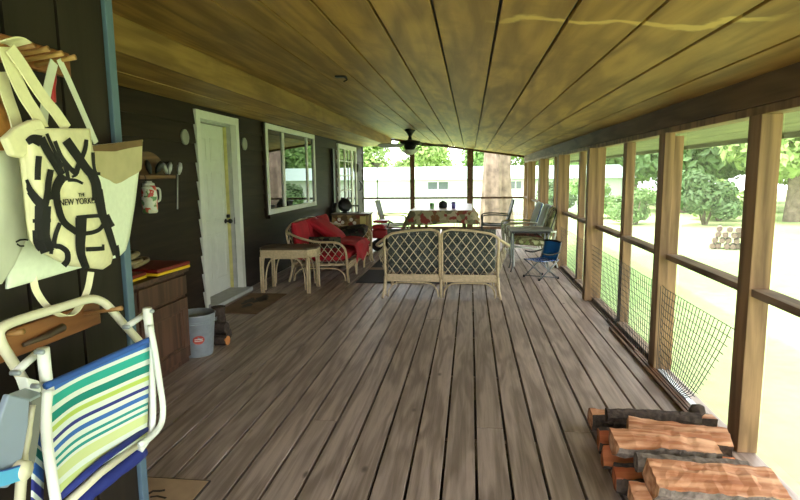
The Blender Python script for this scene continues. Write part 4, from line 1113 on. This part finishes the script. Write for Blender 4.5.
MB().lathe([(0,0),(.07,0),(.085,.02),(.085,.10),(.08,.105),(0,.105)], c, 20).build('pot_body', M['black'], t, smooth=True)
MB().lathe([(.08,.105),(.06,.13),(.02,.14),(.018,.155),(0,.158)], c, 20).build('lid', M['black'], t, smooth=True)
# patio chairs at the table
def patio_chair(label, loc, rz, sling, frame, group=None, seat=.42, top=.92):
    t = thing('patio_chair', label, 'chair', loc, rz, group)
    w = .25
    b = MB()
    for s in (-1, 1): b.tube(cr([(s*w,-.36,top),(s*w,-.24,seat+.05),(s*w,-.18,seat),(s*w,.24,seat+.01)], 5), .014, 8)
    b.tube([(-w,-.36,top),(w,-.36,top)], .014, 8).tube([(-w,.24,seat+.01),(w,.24,seat+.01)], .014, 8); b.build('seat_frame', frame, t, smooth=True, world=False)
    for s in (-1, 1):
        b = MB().tube(cr([(s*(w+.03),-.27,.62),(s*(w+.03),.0,.64),(s*(w+.03),.24,.62),(s*(w+.03),.27,.5)], 5), .013, 8); b.build('arm', frame, t, smooth=True, world=False)
        for y in (-.30, .28): MB().tube([(s*(w+.03),y*.9,.60 if y > 0 else .58),(s*(w+.03),y,.004)], .013, 8).build('leg', frame, t, smooth=True, world=False)
    q = cr([(0,-.36,top-.02),(0,-.30,.68),(0,-.235,seat+.05),(0,-.16,seat),(0,.05,seat-.015),(0,.23,seat+.01)], 5)
    b = MB(); b.slab(lambda u, v: Vector(((u-.5)*2*(w-.01), q[int(v*(len(q)-1))].y, q[int(v*(len(q)-1))].z)), 4, len(q)-1, lambda u, v: Vector((0,.01,.012))); b.build('sling', sling, t, smooth=True, world=False)
    return t
ch = patio_chair('pale patio chair pulled up to the left side of the far dining table', (-1.56,11.55,0), -PI/2, M['bluegrey'], M['aqua'])
patio_chair('dark sling patio chair at the right side of the far dining table', (.50,11.55,0), PI/2, M['darkgreen'], M['darkgreen'])

# torchiere
c = P(377,163,y=13)
t = thing('torchiere_lamp', 'floor lamp with a frosted bowl shade near the far left corner', 'floor lamp', (c.x,13,0))
MB().lathe([(0,0),(.13,0),(.13,.015),(.03,.03),(.012,.05),(0,.05)], (c.x,13,0), 24).build('base', M['black'], t, smooth=True)
MB().tube([(c.x,13,.04),(c.x,13,c.z-.10)], .011, 10).lathe([(0,-.03),(.02,-.02),(.02,.02),(0,.03)], (c.x,13,1.30), 10).build('pole', M['black'], t, smooth=True)
MB().lathe([(.0,-.11),(.04,-.105),(.05,-.07),(.16,-.005),(.165,.0),(.15,-.002),(.045,-.055),(0,-.06)], (c.x,13,c.z), 28).build('shade', M['shade'], t, smooth=True)

# ceiling fan
fx, fy = -1.10, 10.35; fz = CZ(fx)
t = thing('ceiling_fan', 'black ceiling fan with a frosted light bowl hanging from the board ceiling', 'ceiling fan', (fx,fy,1.78))
MB().lathe([(0,.0),(.03,.0),(.055,.05),(.10,.10),(.105,.125),(0,.125)], (fx,fy,fz-.12), 24).build('canopy', M['black'], t, smooth=True)
MB().tube([(fx,fy,fz-.10),(fx,fy,2.06)], .022, 12).lathe([(.055,-.03),(.03,.03),(.025,.06),(.0,.06)], (fx,fy,2.09), 16).build('downrod', M['black'], t, smooth=True)
MB().lathe([(0,-.07),(.07,-.07),(.10,-.04),(.12,.02),(.185,.055),(.19,.085),(.12,.10),(.05,.115),(0,.115)], (fx,fy,1.965), 32).build('motor', M['black'], t, smooth=True)
MB().lathe([(0,-.085),(.05,-.08),(.11,-.05),(.16,-.005),(.165,.0),(.0,.003)], (fx,fy,1.895), 28).build('light_bowl', M['shade'], t, smooth=True)
for k in range(5):
    a = math.radians(8+72*k); R = Matrix.Rotation(a, 3, 'Z')
    tilt = Matrix.Rotation(math.radians(13), 3, 'X')
    out = [(.20,-.055),(.30,-.068),(.62,-.078),(.69,-.055),(.70,0),(.69,.055),(.62,.078),(.30,.068),(.20,.055)]
    o = Vector((fx,fy,1.975))
    b = MB().prism([o+R@(tilt@Vector((x,y,0))) for x, y in out], R@(tilt@Vector((0,0,.008))))
    bl = b.build('blade', M['black'], t)
    MB().prism([o+R@(tilt@Vector((x,y,.01))) for x, y in [(.10,-.03),(.24,-.02),(.28,-.045),(.30,0),(.28,.045),(.24,.02),(.10,.03)]], R@Vector((0,0,.006))).build('blade_iron', M['black'], bl)
# ceiling hook clip
c = P(341,76,z=CZ(-1.07)-.004)
o = MB().box(c.x-.045, c.x+.045, c.y-.03, c.y+.03, c.z-.012, c.z).tube(cr([c+Vector((.03,0,-.01)), c+Vector((.05,0,-.03)), c+Vector((.02,0,-.045))], 4), .006, 6).build('ceiling_hook', M['black'], None)
tag(o, 'small dark hook plate screwed to the board ceiling left of the middle', 'hook')

# ================================================================ RIGHT SIDE FURNITURE
# grey side table
t = thing('patio_side_table', 'grey topped patio table on thin legs beside the blue child chair', 'table', (.87,8.5,0))
MB().box(.57, 1.19, 8.25, 8.77, .615, .64).build('table_top', M['greytop'], t, bevel=.006)
MB().box(.60, 1.16, 8.28, 8.74, .585, .615).build('rim', M['black'], t)
for a, c in ((.63,8.32),(1.13,8.32),(.63,8.70),(1.13,8.70)):
    MB().tube(cr([(a,c,.60),(a,c,.15),(a+(-.03 if a < .8 else .03),c,.004)], 3), .011, 8).build('leg', M['steel'], t, smooth=True)
MB().tube([(.63,8.32,.12),(.63,8.70,.12)], .008, 6).tube([(1.13,8.32,.12),(1.13,8.70,.12)], .008, 6).build('stretcher', M['steel'], t, smooth=True)
# cushioned patio armchairs facing the middle
def lounge_chair(label, loc, rz, backm, seatm, trim):
    t = thing('cushioned_patio_chair', label, 'chair', loc, rz)
    fr = M['aqua']; w = .29
    for s in (-1, 1):
        MB().tube(cr([(s*w,-.42,.86),(s*w,-.27,.36),(s*w,-.22,.28),(s*w,.30,.33)], 5), .015, 8).build('side_rail', fr, t, smooth=True, world=False)
        MB().tube(cr([(s*(w+.02),-.33,.56),(s*(w+.02),.0,.57),(s*(w+.02),.30,.55),(s*(w+.02),.34,.45),(s*(w+.02),.30,.02)], 5), .015, 8).build('arm', fr, t, smooth=True, world=False)
        MB().tube([(s*w,-.24,.33),(s*(w+.02),-.36,.004)], .014, 8).build('leg', fr, t, smooth=True, world=False)
    MB().tube([(-w,-.42,.86),(w,-.42,.86)], .014, 8).tube([(-w,-.22,.29),(w,-.22,.29)], .014, 8).tube([(-w,.28,.32),(w,.28,.32)], .014, 8).build('cross_rail', fr, t, smooth=True, world=False)
    cushion(lambda p: Vector((0,.06,.385))+Matrix.Rotation(.06,3,'X')@p, .56, .56, .10).build('seat_cushion', seatm, t, smooth=True, world=False)
    Rm = Matrix.Rotation(PI/2-.30, 3, 'X')
    bc_ = cushion(lambda p: Vector((0,-.27,.665))+Matrix.Rotation(PI/2+.28,3,'X')@p, .56, .54, .11).build('back_cushion', backm, t, smooth=True, world=False)
    for s in (-1, 1): MB().tube([Vector((s*.272,-.27,.665))+Matrix.Rotation(PI/2+.28,3,'X')@Vector((0,q,.0)) for q in (-.25,.25)], .012, 6).build('piping', trim, bc_, smooth=True, world=False)
    return t
lounge_chair('patio armchair with green leaf patterned cushions behind the grey table', (.98,9.05,0), PI/2, M['greenpat'], M['greenpat'], M['darkgreen'])
lounge_chair('patio armchair with pale blue back cushion next to the leaf patterned one', (.98,9.80,0), PI/2, M['bluegrey'], M['dkred'], M['navy'])
lounge_chair('patio armchair with pale blue back and dark red seat, furthest along the screen wall', (.94,10.55,0), PI/2, M['bluegrey'], M['dkred'], M['navy'])
# child camping chair
kx, ky = .985, 7.9
t = thing('child_chair', 'small blue folding child chair beside the screen wall', 'chair', (kx,ky,0), PI/2+.55)
k = lambda pts: cr(pts, 4)
for s in (-1, 1):
    MB().tube([(s*.17,-.16,.004),(s*.17,.16,.26)], .009, 8).tube([(s*.17,.16,.004),(s*.17,-.17,.27)], .009, 8).tube(k([(s*.17,-.12,.25),(s*.17,-.17,.38),(s*.17,-.20,.505)]), .009, 8).build('leg', M['steel'], t, smooth=True, world=False)
    MB().tube(k([(s*.185,-.165,.37),(s*.19,.0,.345),(s*.19,.13,.37)]), .012, 8).build('arm', M['blackp'], t, smooth=True, world=False)
    for y in (-.16,.16): MB().lathe([(0,0),(.016,0),(.014,.03),(0,.032)], (s*.17,y,0), 10).build('foot', M['blackp'], t, smooth=True, world=False)
MB().tube([(-.17,.14,.02),(.17,-.14,.02)], .007, 6).tube([(-.17,-.14,.02),(.17,.14,.02)], .007, 6).build('cross_brace', M['steel'], t, smooth=True, world=False)
b = MB().slab(lambda u, v: Vector(((u-.5)*.33, -.14+.30*v, .255-.03*math.sin(PI*u)*math.sin(PI*v))), 8, 8, lambda u, v: Vector((0,0,.006)))
b.build('seat', M['kidpat'], t, smooth=True, world=False)
b = MB().slab(lambda u, v: Vector(((u-.5)*.34, -.14-.065*v-.02*math.sin(PI*u), .25+.26*v)), 8, 8, lambda u, v: Vector((0,.008,0)))
b.build('back', M['kidblue'], t, smooth=True, world=False)
MB().tube(k([(-.17,-.20,.505),(0,-.205,.515),(.17,-.20,.505)]), .014, 8).build('top_hem', M['blackp'], t, smooth=True, world=False)

# black netting along the foot of the screen wall, its near end sprung loose
def net_pt(s, h):
    """s: metres along the net from its far end, h: height share 0..1"""
    y = 14.6-s
    zt = .635
    x = 1.372+.006*math.sin(y*5)
    z = zt*h
    if y < 4.15:
        d = 4.15-y
        # the loose end: bottom drags back, the whole sheet bellies out through the bay
        y2 = 4.15-d*(.50+.50*(math.sin(h*PI/2))**.75)
        x = 1.372-.03*d*(1-h)+.10*math.sin(PI*min(1,d/1.1)*.5)*h*0+.16*math.sin(PI*h)*min(1,d)*0
        x = 1.36-.05*d*math.sin(PI*h)
        z = zt*h+.02*d*(1-h)
        y = y2
    return Vector((x, y, z+.004))
b = MB()
rows = 13; step = .05
ncol = int((14.6-3.0)/step)
for i in range(ncol+1):
    s = i*step
    y = 14.6-s
    if y > 9.5 and i % 2: continue
    b.tube([net_pt(s, h/8) for h in range(9)], .0016 if y > 6 else .0027, 3, caps=False)
for j in range(rows+1):
    h = j/rows
    pts = [net_pt(14.6-yy, h) for yy in (14.6,12,9.5,8,7,6,5.2,4.6,4.15)]+[net_pt(14.6-4.15+q*(4.15-3.0)/10, h) for q in range(1, 11)]
    b.tube(pts, .0023, 3, caps=False)
tag(b.build('plastic_netting', M['net'], None), 'black plastic netting along the foot of the screen wall, loose end near the firewood', 'netting')

# thin trim strips lying along the wall
for i, (x0_, x1_, ya, yb, z, mt, lab) in enumerate((
    (1.285,1.305,3.25,5.3,.004,M['strip_brown'],'brown wooden trim strip on the deck, farthest from the screen wall'),
    (1.312,1.328,3.2,4.6,.004,M['strip_brown'],'short brown trim strip between the innermost strip and its neighbour'),
    (1.335,1.352,3.3,5.6,.004,M['strip_brown'],'long brown trim strip next to the white strip by the screen wall'),
    (1.358,1.398,3.35,4.15,.004,M['strip_white'],'white metal strip on the deck under the loose netting'))):
    MBs = MB().hexa([(x0_,ya,z),(x1_,ya,z),(x1_+.01,yb,z),(x0_+.01,yb,z)], [(x0_,ya,z+.018),(x1_,ya,z+.018),(x1_+.01,yb,z+.018),(x0_+.01,yb,z+.018)])
    tag(MBs.build('trim_strip', mt, None, bevel=.002), lab, 'strip', None if i == 3 else 'trim strips on the deck')

# ================================================================ FIREWOOD
def split_log(label, p0, p1, w, h, roll, bark, woodm, seed, kind='slab'):
    """a split billet from p0 to p1: flat split faces, a rounded bark side"""
    p0, p1 = Vector(p0), Vector(p1); d = (p1-p0); L = d.length; d.normalize()
    sd = Vector((0,0,1)).cross(d).normalized(); up = d.cross(sd)
    Rr = Matrix.Rotation(roll, 3, d)
    sd, up = Rr@sd, Rr@up
    t = thing('split_log', label, 'firewood log', (p0+p1)/2-Vector((0,0,h/2)), 0, None)
    if kind == 'slab': sec = [(-.5,.46),(-.36,.47),(-.22,.52),(-.08,.49),(.08,.52),(.22,.47),(.36,.48),(.5,.44)]; bk = [(.5,.44),(.52,.1),(.40,-.3),(.15,-.5),(-.15,-.5),(-.42,-.28),(-.52,.12),(-.5,.46)]
    elif kind == 'wedge': sec = [(-.5,-.4),(-.22,.1),(0,.55),(.25,.1),(.5,-.35)]; bk = [(.5,-.35),(.3,-.52),(0,-.58),(-.3,-.54),(-.5,-.4)]
    else: sec = [(-.3,.42),(.1,.5)]; bk = [(.1,.5),(.38,.36),(.52,0),(.4,-.36),(0,-.52),(-.4,-.36),(-.52,0),(-.3,.42)]
    n = 22
    def bend(i):
        u = i/n; return sd*(.10*w*noise.noise(Vector((u*1.6,seed,0))))+up*(.12*h*noise.noise(Vector((u*1.4,seed,5))))
    def ring(sec, i, rough):
        u = i/n; o = p0+d*(L*u)+bend(i); k = 1+.12*noise.noise(Vector((u*2.2,seed,9)))
        out = []
        for a, c in sec:
            v = o+sd*(a*w*k)+up*(c*h*k)
            q = noise.noise_vector(v*22+Vector((seed*3,0,0)))*rough*min(w,h)
            out.append(v+q)
        return out
    def skin(sec, rough):
        b = MB(); m = len(sec)
        rings = [ring(sec, i, rough) for i in range(n+1)]
        b.v = [p for r in rings for p in r]
        for i in range(n):
            for j in range(m-1): b.f.append((i*m+j, i*m+j+1, (i+1)*m+j+1, (i+1)*m+j))
        return b, rings
    bw_, r1_ = skin(sec, .09); bb, r2_ = skin(bk, .13)
    # wood: split face plus end grain, closed under the bark
    b = MB(); m1 = len(sec); full = [r1_[i]+[p+ (p0+d*(L*i/n)+bend(i)-p)*.06 for p in r2_[i][1:-1]] for i in range(n+1)]
    m = len(full[0]); b.v = [p for r in full for p in r]
    for i in range(n):
        for j in range(m): b.f.append((i*m+j, i*m+(j+1) % m, (i+1)*m+(j+1) % m, (i+1)*m+j))
    b.f.append(tuple(range(m))); b.f.append(tuple(n*m+k_ for k_ in reversed(range(m))))
    b.build('split_wood', woodm, t)
    bb.build('bark', bark, t, smooth=False)
    return t
Z = lambda px, py, z: P(px, py, z=z)
fl = [
 # lower layer
 ('dark bark log at the back of the firewood, orange end to the left', Z(590,419,.06), Z(712,424,.06), .14, .11, .0, 'bark', 'split', 'round', 1),
 ('bark log in the lower layer of the firewood under the curved pale billet', Z(598,440,.055), Z(728,452,.055), .15, .10, .3, 'bark', 'splitr', 'round', 2),
 ('dark lower billet whose rough left end shows in the middle of the firewood', Z(602,456,.055), Z(735,468,.055), .13, .10, -.4, 'bark', 'splitr', 'wedge', 3),
 ('reddish lower billet at the front left of the firewood, split end facing left', Z(614,478,.055), Z(752,492,.055), .15, .10, .2, 'bark', 'splitr', 'round', 4),
 ('lowest front billet of the firewood, cut by the bottom of the picture', Z(632,505,.05), Z(775,516,.05), .16, .10, .5, 'barkg', 'split', 'slab', 5),
 # upper layer
 ('thin dark round branch lying along the top back of the firewood', Z(606,415,.15), Z(700,419,.15), .07, .07, .0, 'bark', 'bark', 'round', 6),
 ('orange billet with curving grain, second from the back on top of the firewood', Z(628,430,.155), Z(729,444,.145), .14, .085, .2, 'bark', 'split', 'slab', 7),
 ('flat orange billet in the middle of the top of the firewood', Z(613,444,.18), Z(714,449,.165), .145, .085, .22, 'barkg', 'split', 'slab', 8),
 ('grey bark log on top of the firewood between two orange billets', Z(636,462,.165), Z(748,471,.155), .085, .085, .0, 'barkg', 'barkg', 'round', 9),
 ('biggest orange billet, at the front of the top of the firewood', Z(650,481,.19), Z(778,492,.165), .175, .10, .22, 'barkg', 'split', 'slab', 10),
]
for lab, p0, p1, w, h, roll, bk, wd, kd, sd_ in fl:
    split_log(lab, p0, p1, w, h, roll, M[bk], M[wd], sd_, kd)
o = MB().lathe([(0,-.03),(.03,-.025),(.04,0),(.032,.028),(0,.034)], Z(697,411,.17), 14).build('log_knot', M['bark'], None, smooth=True)
for v in o.data.vertices: v.co += Vector(noise.noise_vector(v.co*40))*.008
tag(o, 'dark knobbly chunk of bark at the right end of the thin branch on the firewood', 'bark chunk')

# ================================================================ OUTSIDE
def leaves(n, rad, flat, size, seed, lumps=9):
    """crown of many small leaves gathered in rounded lumps"""
    rnd = random.Random(seed); b = MB(); cs = []
    for i in range(lumps):
        a = rnd.uniform(0, 2*PI); r = rad*.62*math.sqrt(rnd.random()); z = rnd.uniform(-.55, .6)*rad*flat
        cs.append((Vector((r*math.cos(a), r*math.sin(a), z)), rad*rnd.uniform(.32,.55)))
    for i in range(n):
        c, r = rnd.choice(cs); d = Vector((rnd.gauss(0,1), rnd.gauss(0,1), rnd.gauss(0,1))).normalized()
        p = c+d*r*rnd.uniform(.72,1.05); p.z = c.z+(p.z-c.z)*.75
        nr = (d+Vector((rnd.uniform(-.7,.7), rnd.uniform(-.7,.7), rnd.uniform(-.2,.9)))).normalized()
        u = nr.orthogonal().normalized(); u = Matrix.Rotation(rnd.uniform(0,6.28),3,nr)@u; w = nr.cross(u); s = size*rnd.uniform(.6,1.3)
        b.add([p-u*s, p-w*s*.45+nr*s*.1, p+u*s, p+w*s*.45+nr*s*.1], [(0,1,2,3)])
    return b
protos = {}
def tree(name, label, x, y, h, rad, kind, group=None, rz=0.0):
    g = gz(x, y)
    key = (name, kind)
    if key not in protos:
        t = thing(name, label, 'tree' if 'tree' in name else 'shrub', (0,0,0))
        if 'tree' in name:
            H0 = 10.0
            cw = leaves(11000, 3.4, 1.25, .21, 11+kind, 26)
            cw.v = [v+Vector((0,0,4.7)) for v in cw.v]
            cw.build('crown', M[('leaf1','leaf2','leaf3')[kind % 3]], t, world=False)
            b = MB().tube(cr([(0,0,-.3),(.05,0,1.5),(-.05,.05,4),(.0,0,7.5)], 4), [.34-.018*i for i in range(13)], 10)
            for a in range(4): b.tube(cr([(0,0,2.2+a*.7),(math.cos(a*1.7)*1.0,math.sin(a*1.7)*1.0,3.4+a*.6),(math.cos(a*1.7)*2.0,math.sin(a*1.7)*2.0,4.6+a*.5)], 3), [.13,.12,.1,.09,.07,.05,.03], 7)
            b.build('trunk', M['trunkm'], t, smooth=True, world=False)
        else:
            cw = leaves(2600, .9, .85, .085, 31+kind, 9); cw.v = [v+Vector((0,0,.75)) for v in cw.v]
            cw.build('foliage', M[('leaf1','leaf2','leaf3')[kind % 3]], t, world=False)
            b = MB()
            for a in range(5): b.tube([(0,0,-.1),(math.cos(a*1.3)*.35,math.sin(a*1.3)*.35,.9)], [.03,.012], 6)
            b.build('stem', M['trunkm'], t, smooth=True, world=False)
        protos[key] = t
    else:
        t = dup(protos[key], (0,0,0), 0, 1, label)
    t.location = (x, y, g-.02); t.rotation_euler = (0,0,rz); s = h/(10.0 if 'tree' in name else 1.6); t.scale = (s*rad, s*rad, s)
    if group: t['group'] = group
    return t
G = 'trees beyond the lawn'
tr = [
 ('tall pale green tree seen above the pile of logs on the lawn', 13.2, 25, 10, 1.0, 0), ('broad light tree right of the pile of logs on the lawn', 20.0, 24, 10, 1.15, 0),
 ('dark leaved tree behind the pile of logs on the lawn', 11.5, 32.5, 12, 1.0, 2), ('mid green tree behind the split double post', 19.5, 34, 12, 1.1, 1),
 ('light tree at the right edge of the picture', 26.0, 18, 10, 1.1, 1), ('tall tree behind the light tree at the right edge', 30, 30, 15, 1.1, 2),
 ('mid green tree seen left of the split double post', 10.5, 45, 11, 1.0, 1), ('dark tree seen beside the thin stud', 16.5, 48, 14, 1.0, 2),
 ('pale tree seen between the wide knotty post and the next', 8.0, 62, 14, 1.0, 0), ('tall tree far behind the two light trees on the right', 27, 46, 17, 1.1, 2),
 ('tree far behind the dark leaved one', 18, 66, 17, 1.1, 1), ('tree outside the nearest bay', 27, 8, 11, 1.1, 0), ('tree across the lawn beside the camera', 25, -4, 12, 1.1, 1),
 ('tree filling the gap right of the dark leaved one', 15.2, 40, 13, 1.0, 1), ('pale tree filling the gap left of the dark leaved one', 11.5, 54, 14, 1.0, 0), ('tall tree between the two far bays', 23.5, 62, 18, 1.1, 2), ('far tree above the right lawn', 36, 40, 16, 1.2, 1), ('far tree beyond the right lawn edge', 40, 24, 15, 1.2, 0),
]
for i, (lab, x, y, h, r, k) in enumerate(tr): tree('broadleaf_tree', lab, x, y, h, r, k, G, i*1.3)
G2 = 'trees beyond the neighbour house'
for i, (lab, x, y, h, r, k) in enumerate([
 ('bright green tree seen above the torchiere lamp', -12.5, 62, 11, 1.0, 0), ('pale tree right of the ceiling fan, behind the neighbour house', -5.0, 66, 11, 1.2, 0),
 ('tree behind the neighbour house left of the big trunk', 1.6, 58, 10.5, 1.0, 1), ('tree far left beyond the neighbour house roof', -20.5, 60, 11, 1.0, 0)]):
    tree('broadleaf_tree', lab, x, y, h, r, k, G2, i*2.1)
for i, (lab, x, y, h, r, k) in enumerate([
 ('dark rounded shrub beyond the lawn left of the woodpile', 9.2, 23.4, 2.4, 1.0, 2), ('low green shrub left of the dark rounded one', 6.6, 23.5, 1.7, 1.1, 1),
 ('low shrub on the lawn at the right edge of the picture', 11.8, 19.0, 1.0, 1.5, 1), ('light green bush behind the woodpile', 10.6, 25.5, 2.0, 1.3, 0),
 ('mid green bush past the thin stud', 6.0, 27.5, 2.2, 1.2, 1), ('bush far along the screen wall outside', 4.6, 30, 2.0, 1.2, 2), ('wide bush far right across the lawn', 17, 26, 2.4, 1.6, 1), ('second wide bush far right across the lawn', 21, 25, 2.2, 1.7, 2)]):
    tree('shrub', lab, x, y, h, r, k, 'shrubs beyond the lawn', i*.9)
# stacked logs on the lawn
wx, wy = 6.75, 15.6; wz = gz(wx, wy)
rows_ = [(6, 0), (5, 1), (4, 2), (3, 3)]
first = None; idx = 0
side = Vector((.92,-.39,0))
for n_, r_ in rows_:
    for i in range(n_):
        c = Vector((wx,wy,wz+.075+r_*.145))+side*((i-(n_-1)/2)*.165)+Vector((random.uniform(-.01,.01),random.uniform(-.15,.15),0))
        L_ = Vector((.39,.92,0))*.22
        lab = 'weathered split log in the %s row of the pile on the lawn' % ('bottom','second','third','top')[r_]
        if first is None:
            first = log('stacked_log', lab, c-L_, c+L_, .07, M['barkg'], M['logend'], 'logs in the pile on the lawn', seed=2)
            base = c-Vector((0,0,.07))
        else:
            t = dup(first, c-Vector((0,0,.07)), 0, 1, lab)
        idx += 1
# big tree trunk past the far end
TX, TY = P(497,200,y=18).x, 18.0
t = thing('big_tree', 'big pale barked tree trunk standing just past the far end of the porch', 'tree', (TX,TY,gz(TX,TY)))
b = MB()
b.grid(lambda u, v: Vector((TX+(.40+.05*math.sin(u*2*PI*7)+.03*math.sin(u*2*PI*13+v*9)+.16*(1-v)**6)*math.cos(u*2*PI)*(1-.2*v), TY+(.40+.05*math.sin(u*2*PI*7)+.03*math.sin(u*2*PI*13+v*9)+.16*(1-v)**6)*math.sin(u*2*PI)*(1-.2*v), gz(TX,TY)-.1+7.5*v)), 64, 30, True)
b.build('trunk', M['trunkm'], t, smooth=True)
cw = leaves(4000, 3.4, .8, .17, 77, 11); cw.v = [v+Vector((TX,TY,9.2)) for v in cw.v]; cw.build('crown', M['leaf1'], t)
# neighbour house
hy = 34
gx = gz(0, hy)
t = thing('house', 'long low pale neighbour house with small windows beyond the far end', 'house', (-4,hy,gx))
MB().box(-22, 9, hy, hy+7, gx-.5, 1.17).build('wall', M['house'], t)
MB().prism([(-22.4,hy-.5,1.15),(-22.4,hy+3.5,1.95),(-22.4,hy+7.5,1.15)], (31.8,0,0)).build('roof', M['hroof'], t)
for px0, px1 in ((428,448),(510,521)):
    a, c = P(px0,187,y=hy), P(px1,187,y=hy)
    b = MB().box(a.x, c.x, hy-.03, hy+.02, .55, 1.0); w_ = b.build('window', M['hglass'], t)
    b = MB(); b.box(a.x-.06, c.x+.06, hy-.05, hy-.02, .49, .55).box(a.x-.06, c.x+.06, hy-.05, hy-.02, 1.0, 1.06).box((a.x+c.x)/2-.03, (a.x+c.x)/2+.03, hy-.05, hy-.02, .55, 1.0); b.build('window_frame', M['white'], w_)
# wire fence past the far end
fy_ = 21.0
t = thing('wire_fence', 'low wire and picket fence beyond the far end, right of the dining table', 'fence', (1.2,fy_,gz(1,fy_)))
b = MB(); x = -.6
while x < 3.4: b.box(x-.012, x+.012, fy_-.01, fy_+.01, gz(x,fy_), .12); x += .11
b.build('pickets', M['fence'], t)
MB().box(-.6, 3.4, fy_-.012, fy_+.012, -.05, -.02).box(-.6, 3.4, fy_-.012, fy_+.012, -.45, -.42).build('fence_rail', M['fence'], t)

# ================================================================ LIGHT AND CAMERA
sc = bpy.context.scene
w = bpy.data.worlds.new('sky'); sc.world = w; w.use_nodes = True
nt = w.node_tree; bg_ = nt.nodes['Background']
sky = nt.nodes.new('ShaderNodeTexSky'); sky.sky_type = 'PREETHAM' if False else 'HOSEK_WILKIE'; sky.turbidity = 6; sky.sun_direction = (-.45,-.25,.86); sky.ground_albedo = .4
mixn = nt.nodes.new('ShaderNodeMix'); mixn.data_type = 'RGBA'; mixn.inputs['Factor'].default_value = .75; mixn.inputs['B'].default_value = (1.0,1.0,.99,1)
nt.links.new(sky.outputs[0], mixn.inputs['A']); nt.links.new(mixn.outputs['Result'], bg_.inputs['Color']); bg_.inputs['Strength'].default_value = 6.5
su = bpy.data.lights.new('sun', 'SUN'); su.energy = 6.0; su.angle = math.radians(3); su.color = (1,.98,.94)
so = bpy.data.objects.new('sun', su); COL.objects.link(so)
so.rotation_euler = Vector((-.45,-.25,.86)).to_track_quat('Z', 'Y').to_euler()
cam = bpy.data.cameras.new('camera'); co = bpy.data.objects.new('camera', cam); COL.objects.link(co)
cam.sensor_fit = 'HORIZONTAL'; cam.sensor_width = 36; cam.lens = F*36/800; cam.clip_start = .05; cam.clip_end = 500
co.matrix_world = Matrix.Translation((0,0,H)) @ RW.to_4x4()
sc.camera = co
vs_ = sc.view_settings; vs_.view_transform = 'Standard'; vs_.look = 'None'; vs_.exposure = 0.5; vs_.gamma = 1.0; vs_.use_curve_mapping = False
cy = sc.cycles if hasattr(sc, 'cycles') else None
if cy:
    cy.max_bounces = 10; cy.diffuse_bounces = 6; cy.glossy_bounces = 4; cy.transparent_max_bounces = 16; cy.sample_clamp_indirect = 8
